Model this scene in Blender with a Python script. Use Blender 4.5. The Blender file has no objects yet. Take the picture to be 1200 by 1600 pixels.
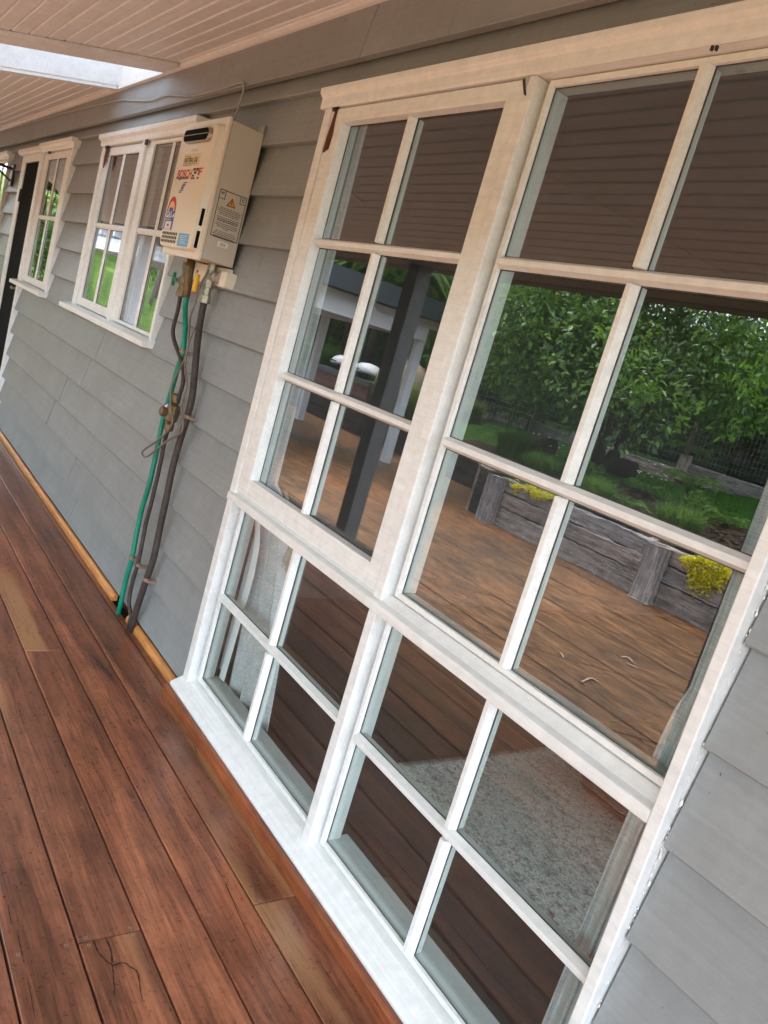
import bpy, math, random
import numpy as np
from mathutils import Vector, Matrix
random.seed(7); rng = np.random.default_rng(7)
SC = bpy.context.scene
COL = SC.collection
# ---------------------------------------------------------------- camera
CP = np.array([1.9634, -1.2425, 1.3892]); YAW, PIT, ROL, FPX = 0.908989, -0.193010, 0.285284, 1225.44
def cam_axes():
    cy, sy, cp, sp, cr, sr = math.cos(YAW), math.sin(YAW), math.cos(PIT), math.sin(PIT), math.cos(ROL), math.sin(ROL)
    f = np.array([-sy*cp, cy*cp, sp]); r = np.array([cy, sy, 0.0]); u = np.cross(r, f)
    return cr*r+sr*u, -sr*r+cr*u, f
CR, CU, CF = cam_axes()
cd = bpy.data.cameras.new('camera'); cam = bpy.data.objects.new('camera', cd); COL.objects.link(cam)
cam.matrix_world = Matrix(((CR[0], CU[0], -CF[0], CP[0]), (CR[1], CU[1], -CF[1], CP[1]), (CR[2], CU[2], -CF[2], CP[2]), (0, 0, 0, 1)))
cd.sensor_fit = 'VERTICAL'; cd.sensor_height = 24.0; cd.lens = FPX/1600*24.0
cd.clip_start = 0.02; cd.clip_end = 1000
SC.camera = cam
# ---------------------------------------------------------------- world, sun, exposure
SUN_EL, SUN_AZ = math.radians(68), math.radians(250)      # azimuth clockwise from +y (north)
w = bpy.data.worlds.new('World'); SC.world = w; w.use_nodes = True
nt = w.node_tree; bg = nt.nodes['Background']
sky = nt.nodes.new('ShaderNodeTexSky'); sky.sky_type = 'NISHITA'; sky.sun_disc = False
sky.sun_elevation = SUN_EL; sky.sun_rotation = SUN_AZ; sky.air_density = 1.0; sky.dust_density = 4.0; sky.ozone_density = 1.0
mixw = nt.nodes.new('ShaderNodeMixRGB'); mixw.inputs[0].default_value = 0.55; mixw.inputs[2].default_value = (7.0, 7.7, 8.7, 1)   # thin overcast
nt.links.new(sky.outputs[0], mixw.inputs[1])
tcw = nt.nodes.new('ShaderNodeTexCoord'); sxw = nt.nodes.new('ShaderNodeSeparateXYZ'); nt.links.new(tcw.outputs['Generated'], sxw.inputs[0])
gtw = nt.nodes.new('ShaderNodeMath'); gtw.operation = 'GREATER_THAN'; gtw.inputs[1].default_value = -.02; nt.links.new(sxw.outputs[2], gtw.inputs[0])
hzw = nt.nodes.new('ShaderNodeMixRGB'); hzw.inputs[1].default_value = (.25, .24, .2, 1); nt.links.new(gtw.outputs[0], hzw.inputs[0])   # below the horizon there is ground, not sky
nt.links.new(mixw.outputs[0], hzw.inputs[2]); nt.links.new(hzw.outputs[0], bg.inputs[0]); bg.inputs[1].default_value = 0.15
sd = bpy.data.lights.new('sun', 'SUN'); so = bpy.data.objects.new('sun', sd); COL.objects.link(so)
sd.energy = 1.5; sd.angle = math.radians(45); sd.color = (1.0, 0.95, 0.88)
sdir = Vector((math.sin(SUN_AZ)*math.cos(SUN_EL), math.cos(SUN_AZ)*math.cos(SUN_EL), math.sin(SUN_EL)))
so.rotation_euler = sdir.to_track_quat('Z', 'Y').to_euler(); so.location = (-6, -14, 20)
SC.view_settings.view_transform = 'Standard'; SC.view_settings.look = 'None'; SC.view_settings.gamma = 1
SC.view_settings.exposure = 3.02
SC.render.engine = 'CYCLES'
SC.cycles.max_bounces = 8; SC.cycles.diffuse_bounces = 4; SC.cycles.glossy_bounces = 5; SC.cycles.transparent_max_bounces = 24
SC.cycles.use_denoising = True; SC.cycles.denoiser = 'OPENIMAGEDENOISE'; SC.cycles.denoising_input_passes = 'RGB_ALBEDO_NORMAL'
SC.cycles.use_guiding = True; SC.cycles.guiding_training_samples = 64
SC.cycles.sample_clamp_indirect = 6

# ---------------------------------------------------------------- pixel -> place
def ray(u, v): return CR*(u-600)/FPX - CU*(v-800)/FPX + CF
def at_y(u, v, y=0.0):
    d = ray(u, v); return CP + (y-CP[1])/d[1]*d
def mir(u, v, y):                       # a thing seen mirrored in the panes, standing y metres out from the wall
    q = at_y(u, v, y); return np.array([q[0], -y, q[2]])

# ---------------------------------------------------------------- mesh helpers
def linkobj(name, me, mat=None, parent=None, smooth=False, bev=0):
    o = bpy.data.objects.new(name, me); COL.objects.link(o)
    if mat is not None and len(me.materials) == 0: me.materials.append(mat)
    if smooth: me.shade_smooth()
    if parent is not None: o.parent = parent
    if bev:
        m = o.modifiers.new('bevel', 'BEVEL'); m.width = bev; m.segments = 2; m.limit_method = 'ANGLE'; m.angle_limit = math.radians(40)
    return o
class MB:
    def __init__(s): s.v = []; s.f = []
    def add(s, vs, fs):
        b = len(s.v); s.v += [tuple(map(float, q)) for q in vs]; s.f += [tuple(i+b for i in f) for f in fs]; return s
    def box(s, x0, x1, y0, y1, z0, z1):
        return s.add([(x0, y0, z0), (x1, y0, z0), (x1, y1, z0), (x0, y1, z0), (x0, y0, z1), (x1, y0, z1), (x1, y1, z1), (x0, y1, z1)],
                     [(3, 2, 1, 0), (4, 5, 6, 7), (0, 1, 5, 4), (1, 2, 6, 5), (2, 3, 7, 6), (3, 0, 4, 7)])
    def prism_x(s, prof, x0, x1):          # prof: list of (y,z), counter-clockwise seen from +x
        n = len(prof)
        return s.add([(x0, a, b) for a, b in prof]+[(x1, a, b) for a, b in prof],
                     [(i, (i+1) % n, n+(i+1) % n, n+i) for i in range(n)][::1] + [tuple(range(n))[::-1], tuple(range(n, 2*n))])
    def prism_z(s, prof, z0, z1):          # prof: (x,y)
        n = len(prof)
        return s.add([(a, b, z0) for a, b in prof]+[(a, b, z1) for a, b in prof],
                     [(i, (i+1) % n, n+(i+1) % n, n+i) for i in range(n)] + [tuple(range(n))[::-1], tuple(range(n, 2*n))])
    def prism_y(s, prof, y0, y1):          # prof: (x,z)
        n = len(prof)
        return s.add([(a, y0, b) for a, b in prof]+[(a, y1, b) for a, b in prof],
                     [(i, n+i, n+(i+1) % n, (i+1) % n) for i in range(n)] + [tuple(range(n)), tuple(range(n, 2*n))[::-1]])
    def tube(s, path, r, n=8, caps=True):
        P = [np.array(q, float) for q in path]; m = len(P)
        rr = r if hasattr(r, '__len__') else [r]*m
        up = None; vs = []
        for i in range(m):
            t = P[min(i+1, m-1)]-P[max(i-1, 0)]; t = t/(np.linalg.norm(t)+1e-9)
            if up is None:
                a = np.array([0, 0, 1.]) if abs(t[2]) < .9 else np.array([1., 0, 0]); up = np.cross(t, a)
            up = up - t*np.dot(up, t); up = up/(np.linalg.norm(up)+1e-9); sd_ = np.cross(t, up)
            for k in range(n):
                a = 2*math.pi*k/n; vs.append(P[i]+rr[i]*(math.cos(a)*up+math.sin(a)*sd_))
        fs = [(i*n+k, i*n+(k+1) % n, (i+1)*n+(k+1) % n, (i+1)*n+k) for i in range(m-1) for k in range(n)]
        if caps: fs += [tuple(range(n))[::-1], tuple(range((m-1)*n, m*n))]
        return s.add(vs, fs)
    def lathe(s, c, prof, n=24, axis='z'):  # prof (r, h)
        vs = []; m = len(prof)
        for r, h in prof:
            for k in range(n):
                a = 2*math.pi*k/n; x, y = r*math.cos(a), r*math.sin(a)
                vs.append((c[0]+x, c[1]+y, c[2]+h) if axis == 'z' else ((c[0]+x, c[1]+h, c[2]+y) if axis == 'y' else (c[0]+h, c[1]+x, c[2]+y)))
        fs = [(i*n+k, i*n+(k+1) % n, (i+1)*n+(k+1) % n, (i+1)*n+k) for i in range(m-1) for k in range(n)]
        fs += [tuple(range(n))[::-1], tuple(range((m-1)*n, m*n))]
        return s.add(vs, fs)
    def build(s, name, mat, parent=None, smooth=False, bev=0):
        me = bpy.data.meshes.new(name); me.from_pydata(s.v, [], s.f); me.update()
        return linkobj(name, me, mat, parent, smooth, bev)
def box(name, mat, b, parent=None, bev=0): return MB().box(*b).build(name, mat, parent, bev=bev)
def tag(o, label=None, cat=None, group=None, kind=None):
    if label: o['label'] = label
    if cat: o['category'] = cat
    if group: o['group'] = group
    if kind: o['kind'] = kind
    return o
def thing(name, label, cat, loc=(0, 0, 0), group=None, kind=None):
    o = bpy.data.objects.new(name, None); COL.objects.link(o); o.location = loc; o.empty_display_size = .1
    return tag(o, label, cat, group, kind)
def adopt(o, parent):                     # parent keeping world place
    o.parent = parent; o.matrix_parent_inverse = Matrix.Translation(-Vector(parent.location)); return o
def kids(parent):                         # parts built in world coordinates under an Empty that stands elsewhere
    for c in parent.children: c.matrix_parent_inverse = Matrix.Translation(-Vector(parent.location))
def spline(pts, k=6):
    P = [np.array(q, float) for q in pts]; P = [2*P[0]-P[1]]+P+[2*P[-1]-P[-2]]; out = []
    for i in range(1, len(P)-2):
        for j in range(k):
            t = j/k; a, b, c, d = P[i-1:i+3]
            out.append(.5*((2*b)+(-a+c)*t+(2*a-5*b+4*c-d)*t*t+(-a+3*b-3*c+d)*t**3))
    out.append(P[-2]); return out

# ---------------------------------------------------------------- materials
MATS = {}
def newmat(name):
    m = bpy.data.materials.new(name); m.use_nodes = True; MATS[name] = m
    return m, m.node_tree, m.node_tree.nodes['Principled BSDF']
class N:
    def __init__(s, nt): s.t = nt
    def n(s, typ, **kw):
        nd = s.t.nodes.new(typ)
        for k, v in kw.items():
            if k.startswith('i_'):
                nd.inputs[int(k[2:]) if k[2:].isdigit() else k[2:].replace('_', ' ')].default_value = v
            else: setattr(nd, k, v)
        return nd
    def l(s, a, b): s.t.links.new(a, b)
    def coords(s, scale=(1, 1, 1), rnd=0.0):
        tc = s.n('ShaderNodeTexCoord'); mp = s.n('ShaderNodeMapping'); mp.inputs['Scale'].default_value = scale
        if rnd:
            oi = s.n('ShaderNodeObjectInfo'); mu = s.n('ShaderNodeMath', operation='MULTIPLY'); mu.inputs[1].default_value = rnd
            s.l(oi.outputs['Random'], mu.inputs[0]); va = s.n('ShaderNodeVectorMath', operation='ADD')
            s.l(tc.outputs['Object'], va.inputs[0]); s.l(mu.outputs[0], va.inputs[1]); s.l(va.outputs[0], mp.inputs[0])
        else: s.l(tc.outputs['Object'], mp.inputs[0])
        return mp.outputs[0]
    def noise(s, vec, scale, detail=4, rough=.55, dist=0):
        nd = s.n('ShaderNodeTexNoise'); s.l(vec, nd.inputs['Vector']); nd.inputs['Scale'].default_value = scale
        nd.inputs['Detail'].default_value = detail; nd.inputs['Roughness'].default_value = rough; nd.inputs['Distortion'].default_value = dist
        return nd.outputs[0]
    def ramp(s, fac, stops, interp='LINEAR'):
        r = s.n('ShaderNodeValToRGB'); s.l(fac, r.inputs[0]); r.color_ramp.interpolation = interp
        el = r.color_ramp.elements
        while len(el) < len(stops): el.new(.5)
        for e, (p, c) in zip(el, stops): e.position = p; e.color = (*c, 1) if len(c) == 3 else c
        return r.outputs[0]
    def mix(s, fac, a, b, mode='MIX'):
        m = s.n('ShaderNodeMixRGB', blend_type=mode)
        for i, q in enumerate((fac, a, b)):
            if hasattr(q, 'is_linked') or hasattr(q, 'links'): s.l(q, m.inputs[i])
            elif isinstance(q, (int, float)): m.inputs[i].default_value = q
            else: m.inputs[i].default_value = (*q, 1)
        return m.outputs[0]
    def bump(s, h, strength, dist=.002, chain=None):
        b = s.n('ShaderNodeBump'); b.inputs['Strength'].default_value = strength; b.inputs['Distance'].default_value = dist
        s.l(h, b.inputs['Height'])
        if chain is not None: s.l(chain, b.inputs['Normal'])
        return b.outputs[0]
def g3(v): return (v, v, v)
def plain(name, col, rough=.5, metal=0.0, var=.12, vs=14, bump=0.0, bs=60, spec=.5, rnd=0.0, scale=(1, 1, 1)):
    m, t, b = newmat(name); q = N(t); v = q.coords(scale, rnd)
    n1 = q.noise(v, vs, 5, .6)
    c = q.ramp(n1, [(.25, tuple(x*(1-var) for x in col)), (.75, tuple(min(1, x*(1+var)) for x in col))])
    q.l(c, b.inputs['Base Color']); b.inputs['Roughness'].default_value = rough; b.inputs['Metallic'].default_value = metal
    b.inputs['Specular IOR Level'].default_value = spec
    if bump: q.l(q.bump(q.noise(v, bs, 4), bump), b.inputs['Normal'])
    return m
def wood(name, dark, mid, light, grain=1.0, rough=.45, axis=0, sap=None, crack=0.0, rnd=40.0, bump=.25, spec=.5, patch=1.0, bd=1.0):
    m, t, b = newmat(name); q = N(t)
    sc = [7.0, 7.0, 7.0]; sc[axis] = .55
    v = q.coords(tuple(sc), rnd); v1 = q.coords((1, 1, 1), rnd)
    n1 = q.noise(v, 2.2*grain, 6, .65, .6); n2 = q.noise(v, 9*grain, 5, .7); n3 = q.noise(v1, 1.7, 3, .5); n4 = q.noise(v1, 70, 6, .8); nf = q.noise(q.coords(tuple([x*(9 if i != axis else 5) for i, x in enumerate(sc)]), rnd), 3.0, 4, .7)
    c = q.ramp(n1, [(.28, dark), (.5, mid), (.74, light)])
    c = q.mix(.5, c, q.ramp(n2, [(.3, g3(.55)), (.7, g3(1.25))]), 'MULTIPLY')
    c = q.mix(.55*patch, c, q.ramp(n3, [(.3, g3(.55)), (.68, g3(1.3))]), 'MULTIPLY')
    c = q.mix(.35, c, q.ramp(n4, [(.3, g3(.6)), (.7, g3(1.3))]), 'MULTIPLY')
    c = q.mix(.7, c, q.ramp(nf, [(.32, g3(.55)), (.5, g3(1.0)), (.68, g3(1.4))]), 'MULTIPLY')
    nb = q.noise(v1, 6.5, 6, .7); c = q.mix(.5*patch, c, q.ramp(nb, [(.36, (.5, .5, .52)), (.55, (1, 1, 1)), (.7, (1.25, 1.1, 1.0))]), 'MULTIPLY')
    oi = q.n('ShaderNodeObjectInfo')
    c = q.mix(1.0, c, q.ramp(oi.outputs['Random'], [(0, (.62, .60, .64)), (.2, (1.05, 1.0, 1.0)), (.45, (.85, .80, .78)), (.7, (1.3, 1.12, .98)), (1, (1.0, .85, .8))]), 'MULTIPLY')
    ns = q.noise(v1, 210, 2, .5); c = q.mix(q.ramp(ns, [(.77, g3(0)), (.80, g3(.55))]), c, tuple(min(1, x*2.2+.05) for x in light))
    if sap:
        sc2 = [6.0, 6.0, 6.0]; sc2[axis] = .35
        n5 = q.noise(q.coords(tuple(sc2), rnd*1.7), .9, 2, .4)
        c = q.mix(q.ramp(n5, [(.60, g3(0)), (.66, g3(.75))]), c, sap)
    if crack:
        sc3 = [16.0, 16.0, 16.0]; sc3[axis] = .8
        n6 = q.noise(q.coords(tuple(sc3), rnd*.6), 1.1, 5, .6, .4)
        c = q.mix(q.ramp(n6, [(.485, g3(0)), (.5, g3(crack)), (.515, g3(0))]), c, tuple(x*.18 for x in dark))
    q.l(c, b.inputs['Base Color'])
    q.l(q.ramp(n4, [(.2, g3(rough*.75)), (.8, g3(min(1, rough*1.35)))]), b.inputs['Roughness'])
    b.inputs['Specular IOR Level'].default_value = spec
    q.l(q.bump(n2, bump, .0012*bd, q.bump(n4, bump*.6, .0006*bd)), b.inputs['Normal'])
    return m
def paint(name, col, dirt, rough=.5, dirtamt=.5, bump=.15, specks=True):
    m, t, b = newmat(name); q = N(t); v = q.coords((1, 1, 1), 30.0); vx = q.coords((.5, 9, 9), 30.0)
    n1 = q.noise(v, 3.5, 5, .65); n2 = q.noise(vx, 14, 4, .6); n3 = q.noise(v, 75, 2, .5); n4 = q.noise(v, 28, 6, .7)
    c = q.mix(q.ramp(n1, [(.42, g3(0)), (.75, g3(dirtamt))]), col, dirt)
    c = q.mix(.6, c, q.ramp(n4, [(.3, g3(.82)), (.7, g3(1.12))]), 'MULTIPLY')
    n5 = q.noise(q.coords((.35, 22, 22), 30.0), 5, 5, .7); c = q.mix(.45, c, q.ramp(n5, [(.3, g3(.82)), (.7, g3(1.12))]), 'MULTIPLY')
    n6 = q.noise(q.coords((1, 1, .25), 30.0), 9, 6, .75); c = q.mix(q.ramp(n6, [(.60, g3(0)), (.78, g3(dirtamt*.8))]), c, tuple(x*.62 for x in dirt))
    if specks: c = q.mix(q.ramp(n3, [(.735, g3(0)), (.76, g3(.8))]), c, tuple(x*.3 for x in dirt))
    q.l(c, b.inputs['Base Color']); b.inputs['Roughness'].default_value = rough
    q.l(q.bump(n2, bump, .0008, q.bump(n1, bump, .004)), b.inputs['Normal'])
    return m
def leafmat(name, a, bcol, c3=None, rough=.45, trans=.35, spec=.5, tcol=(.25, .35, .03)):
    m, t, b = newmat(name); q = N(t); ge = q.n('ShaderNodeNewGeometry')
    stops = [(0, a), (1, bcol)] if c3 is None else [(0, a), (.6, bcol), (1, c3)]
    c = q.ramp(ge.outputs['Random Per Island'], stops)
    q.l(c, b.inputs['Base Color']); b.inputs['Roughness'].default_value = rough; b.inputs['Specular IOR Level'].default_value = spec
    tr = q.n('ShaderNodeBsdfTranslucent'); q.l(q.mix(.5, c, tcol, 'ADD'), tr.inputs[0])
    mx = q.n('ShaderNodeMixShader'); mx.inputs[0].default_value = trans
    q.l(b.outputs[0], mx.inputs[1]); q.l(tr.outputs[0], mx.inputs[2])
    q.l(mx.outputs[0], t.nodes['Material Output'].inputs[0]); return m
def glassmat(name, boost, wob=0.0, wscale=3.0):
    m, t, b = newmat(name); q = N(t); t.nodes.remove(b)
    lw = q.n('ShaderNodeLayerWeight'); lw.inputs[0].default_value = .5
    pw = q.n('ShaderNodeMath', operation='POWER'); pw.inputs[1].default_value = 4.5; q.l(lw.outputs['Facing'], pw.inputs[0])
    mp = q.n('ShaderNodeMapRange'); q.l(pw.outputs[0], mp.inputs[0]); mp.inputs[3].default_value = .05*boost; mp.inputs[4].default_value = .9
    gl = q.n('ShaderNodeBsdfGlossy'); gl.inputs['Roughness'].default_value = 0.0; gl.inputs[0].default_value = (1, 1, 1, 1)
    tr = q.n('ShaderNodeBsdfTransparent'); tr.inputs[0].default_value = (.93, .965, .95, 1)
    mx = q.n('ShaderNodeMixShader'); q.l(mp.outputs[0], mx.inputs[0]); q.l(tr.outputs[0], mx.inputs[1]); q.l(gl.outputs[0], mx.inputs[2])
    if wob:
        v = q.coords((1, 1, 1)); q.l(q.bump(q.noise(v, wscale, 2, .4), wob, .01), gl.inputs['Normal'])
    q.l(mx.outputs[0], t.nodes['Material Output'].inputs[0]); return m

M_white = paint('white_window_paint', (.83, .84, .81), (.66, .63, .56), .42, .25, .12, False)
M_white2 = paint('white_ceiling_paint', (.83, .85, .84), (.62, .58, .54), .5, .3, .06, False)
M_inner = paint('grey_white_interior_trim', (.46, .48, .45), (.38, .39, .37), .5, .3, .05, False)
M_board = paint('grey_weatherboard_paint', (.283, .297, .291), (.218, .226, .221), .46, .65, .45)
M_frieze = paint('grey_frieze_paint', (.285, .30, .298), (.225, .232, .228), .5, .65, .3)
M_deck = wood('oiled_red_hardwood', (.095, .039, .022), (.23, .088, .046), (.375, .155, .078), 1.0, .29, 0, (.38, .19, .08), .45, spec=.6)
M_bead = wood('fresh_orange_pine', (.50, .20, .05), (.64, .28, .08), (.74, .37, .13), 1.6, .45, 0, bump=.1, patch=.4)
M_strip = wood('red_timber_strip', (.12, .035, .015), (.22, .07, .028), (.32, .12, .05), 1.4, .4, 0)
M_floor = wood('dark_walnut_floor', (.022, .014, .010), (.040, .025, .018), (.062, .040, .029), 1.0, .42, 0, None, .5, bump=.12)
M_sleeper = wood('weathered_grey_sleeper', (.20, .18, .165), (.50, .47, .45), (.80, .77, .74), 1.3, .9, 0, None, 1.0, bump=1.0, spec=.15, bd=9)
M_sleeperv = wood('weathered_grey_upright', (.20, .18, .165), (.52, .49, .47), (.82, .79, .76), 1.3, .9, 2, None, 1.0, bump=1.0, spec=.15, bd=9)
M_darksl = wood('old_dark_sleeper', (.03, .022, .018), (.08, .062, .05), (.15, .12, .10), 1.3, .9, 0, None, 1.0, bump=1.0, spec=.15, bd=9)
M_chipwood = wood('bare_red_timber', (.05, .012, .006), (.13, .03, .015), (.2, .06, .03), 2, .7, 2)
M_glass = glassmat('window_glass', 1.65, .012, 1.3)
M_glassold = glassmat('old_wavy_glass', 3.0, .05, 2.2)
M_charcoal = plain('charcoal_post_paint', (.15, .147, .145), .5, var=.15, bump=.15)
M_charcoal2 = plain('charcoal_fascia_paint', (.045, .052, .056), .5, var=.12)
M_whitepost = plain('pale_pergola_paint', (.84, .86, .89), .5, var=.06)
M_cream = plain('cream_enamel', (.76, .69, .56), .32, var=.03, vs=6)
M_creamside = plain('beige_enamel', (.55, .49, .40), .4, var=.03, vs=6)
M_black = plain('black_gap', (.010, .010, .010), .8, spec=.05)
M_blackmetal = plain('black_metal', (.02, .02, .02), .4)
M_brass = plain('tarnished_brass', (.20, .14, .075), .5, .6, var=.35, vs=60, bump=.3)
M_nickel = plain('dull_nickel', (.38, .35, .28), .42, .7, var=.25, vs=60)
M_lag = plain('brown_black_pipe_lagging', (.05, .036, .028), .65, var=.45, vs=35, bump=.4)
M_green = plain('green_plastic_pipe', (.0, .22, .13), .4, var=.2, vs=20)
M_greenlever = plain('green_lever', (.0, .16, .06), .4)
M_yellow = plain('yellow_lever', (.75, .42, .02), .4)
M_cable = plain('brown_grey_cable', (.17, .13, .10), .5)
M_greycable = plain('painted_cable', (.36, .355, .34), .5)
M_clip = plain('pipe_clip', (.28, .20, .15), .5, .3)
M_caulk = plain('white_sealant', (.78, .77, .74), .6, bump=.4)
M_door = plain('black_flyscreen', (.016, .018, .017), .95, var=.25, vs=3, spec=.05)
M_silver = plain('screw_head', (.30, .24, .19), .45, .7)
M_red = plain('print_red', (.62, .03, .02), .5); M_blue = plain('print_blue', (.05, .09, .36), .5); M_ink = plain('print_black', (.02, .02, .02), .5)
M_lblue = plain('print_light_blue', (.13, .42, .72), .45); M_pw = plain('print_white', (.8, .78, .74), .5); M_orange = plain('print_orange', (.75, .30, .02), .5)
M_tan = plain('sticker_tan', (.72, .55, .33), .5, var=.03)
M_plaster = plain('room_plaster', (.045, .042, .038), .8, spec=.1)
M_linen = None
def linen():
    m, t, b = newmat('grey_linen'); q = N(t)
    a = q.noise(q.coords((30, 30, 500)), 1, 4, .7); c = q.noise(q.coords((500, 500, 12)), 1, 3, .7)
    mx = q.mix(.5, a, c); col = q.ramp(mx, [(.36, (.36, .365, .37)), (.5, (.56, .565, .57)), (.66, (.78, .78, .775))])
    q.l(col, b.inputs['Base Color']); b.inputs['Roughness'].default_value = .95; b.inputs['Specular IOR Level'].default_value = .1
    q.l(q.bump(mx, .5, .001), b.inputs['Normal']); return m
M_linen = linen()
M_lining = plain('white_curtain_lining', (.88, .89, .90), .9, var=.05)
M_cord = plain('natural_cotton_cord', (.55, .46, .33), .9, var=.2, vs=80)
def rugmat():
    m, t, b = newmat('faded_patterned_rug'); q = N(t); v = q.coords((1, 1, 1))
    n1 = q.noise(v, 95, 4, .85); n2 = q.noise(q.coords((1, 1.8, 1)), 4.5, 7, .8, .3); n3 = q.noise(q.coords((1, 1.6, 1)), 17, 5, .8); n4 = q.noise(v, 40, 5, .85)
    c = q.ramp(n1, [(.3, (.24, .225, .19)), (.5, (.58, .55, .48)), (.7, (.90, .86, .77))])
    c = q.mix(q.ramp(n4, [(.52, g3(0)), (.60, g3(.8))]), c, (.15, .15, .14))
    c = q.mix(q.ramp(n2, [(.52, g3(0)), (.62, g3(.6))]), c, (.13, .145, .15))
    c = q.mix(q.ramp(n3, [(.60, g3(0)), (.65, g3(.75))]), c, (.24, .06, .045))
    q.l(c, b.inputs['Base Color']); b.inputs['Roughness'].default_value = .95; q.l(q.bump(n1, .6, .004), b.inputs['Normal']); return m
M_rug = rugmat()
def patiomat():
    m, t, b = newmat('stamped_brown_concrete'); q = N(t)
    v = q.coords((1, 1, 1)); vs = q.coords((1.0, 3.2, 1)); vd = q.coords((2.2, 7, 1))
    n1 = q.noise(vs, 4.2, 9, .76, .3); n2 = q.noise(v, .6, 4, .55); n3 = q.noise(vd, 15, 8, .8, .3); n4 = q.noise(v, 45, 5, .8)
    c = q.ramp(n1, [(.33, (.045, .022, .010)), (.45, (.145, .066, .026)), (.56, (.265, .125, .048)), (.70, (.43, .215, .09))])
    c = q.mix(.8, c, q.ramp(n2, [(.34, (.5, .48, .5)), (.52, (1, .92, .85)), (.68, (1.4, 1.1, .9))]), 'MULTIPLY')
    c = q.mix(.75, c, q.ramp(n3, [(.36, g3(.42)), (.5, g3(1.0)), (.64, g3(1.5))]), 'MULTIPLY')
    c = q.mix(.5, c, q.ramp(n4, [(.35, g3(.5)), (.65, g3(1.4))]), 'MULTIPLY')
    q.l(c, b.inputs['Base Color']); q.l(q.ramp(n3, [(.3, g3(.26)), (.7, g3(.6))]), b.inputs['Roughness'])
    q.l(q.bump(n1, .7, .012, q.bump(n3, .7, .006)), b.inputs['Normal']); return m
M_patio = patiomat()
M_joint = plain('dark_concrete_joint', (.035, .018, .010), .9, spec=.1)
def lawnmat(name, a, bb, c):
    m, t, b = newmat(name); q = N(t); v = q.coords((1, 1, 1))
    n1 = q.noise(v, 1.1, 5, .6); n2 = q.noise(v, 45, 4, .7)
    col = q.ramp(n1, [(.3, a), (.5, bb), (.72, c)]); col = q.mix(.6, col, q.ramp(n2, [(.3, g3(.5)), (.7, g3(1.4))]), 'MULTIPLY')
    q.l(col, b.inputs['Base Color']); b.inputs['Roughness'].default_value = .9; b.inputs['Specular IOR Level'].default_value = .1
    q.l(q.bump(n2, .8, .03), b.inputs['Normal']); return m
M_lawn = lawnmat('hill_grass', (.045, .085, .02), (.09, .15, .03), (.17, .23, .055))
M_mulch = lawnmat('bark_mulch', (.030, .019, .012), (.06, .04, .026), (.11, .075, .05))
M_ground = lawnmat('bare_ground', (.05, .04, .03), (.09, .07, .05), (.12, .1, .07))
M_bark = plain('rough_grey_bark', (.16, .125, .095), .9, var=.5, vs=5, bump=1.0, bs=12, scale=(3, 3, .5))
M_darkbark = plain('dark_bark', (.05, .038, .028), .9, var=.4, vs=9, bump=.8, bs=20, scale=(2, 2, .6))
M_fibre = plain('tree_fern_fibre', (.045, .028, .018), .95, var=.5, vs=30, bump=1.0, bs=60)
M_citrus = leafmat('citrus_leaf', (.020, .055, .018), (.085, .19, .042), (.24, .40, .08), .3, .3, .5)
M_citrusnew = leafmat('citrus_new_leaf', (.12, .27, .035), (.2, .38, .05), None, .35, .4)
M_forest = leafmat('forest_leaf', (.022, .05, .015), (.042, .09, .022), (.085, .15, .035), .6, .3, .25)
M_forest2 = leafmat('light_forest_leaf', (.05, .11, .02), (.09, .18, .03), (.15, .26, .05), .6, .35, .25)
M_fern = leafmat('fern_frond', (.03, .08, .015), (.08, .18, .03), (.17, .30, .06), .55, .35, .25)
M_blade = leafmat('grass_blade', (.025, .07, .012), (.09, .2, .03), (.22, .36, .07), .6, .35, .25)
M_pale = leafmat('dry_grass_blade', (.10, .15, .04), (.2, .24, .08), (.36, .34, .16), .7, .3, .2)
M_lawnblade = leafmat('lawn_blade', (.045, .17, .02), (.07, .24, .03), (.12, .3, .05), .6, .3, .2)
M_gold = leafmat('golden_leaf', (.52, .50, .02), (.80, .74, .03), (.92, .86, .08), .6, .3, .15, (.5, .45, .0))
M_flower = plain('white_petal', (.82, .82, .8), .6)
M_wire = plain('galvanised_wire', (.34, .35, .34), .5, .4)
M_blackwire = plain('dark_green_wire', (.10, .13, .10), .5)
M_brick = plain('red_brick', (.27, .13, .095), .85, var=.35, vs=8, bump=.4, rnd=20)
M_mortar = plain('grey_mortar', (.26, .245, .22), .9)
M_slab = plain('charcoal_bench_slab', (.06, .065, .07), .5)
M_terracotta = plain('terracotta_dome', (.26, .10, .055), .75, var=.25, vs=6)
M_rock = plain('tan_boulder', (.36, .28, .19), .9, var=.35, vs=3, bump=.7, bs=9)
M_whiteplastic = plain('white_enamel_lid', (.80, .81, .83), .3, var=.03)
M_darkgrey = plain('dark_plastic', (.035, .035, .037), .5)
M_pouf = plain('dark_brown_leather', (.010, .006, .006), .8, var=.2, spec=.05)

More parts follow.
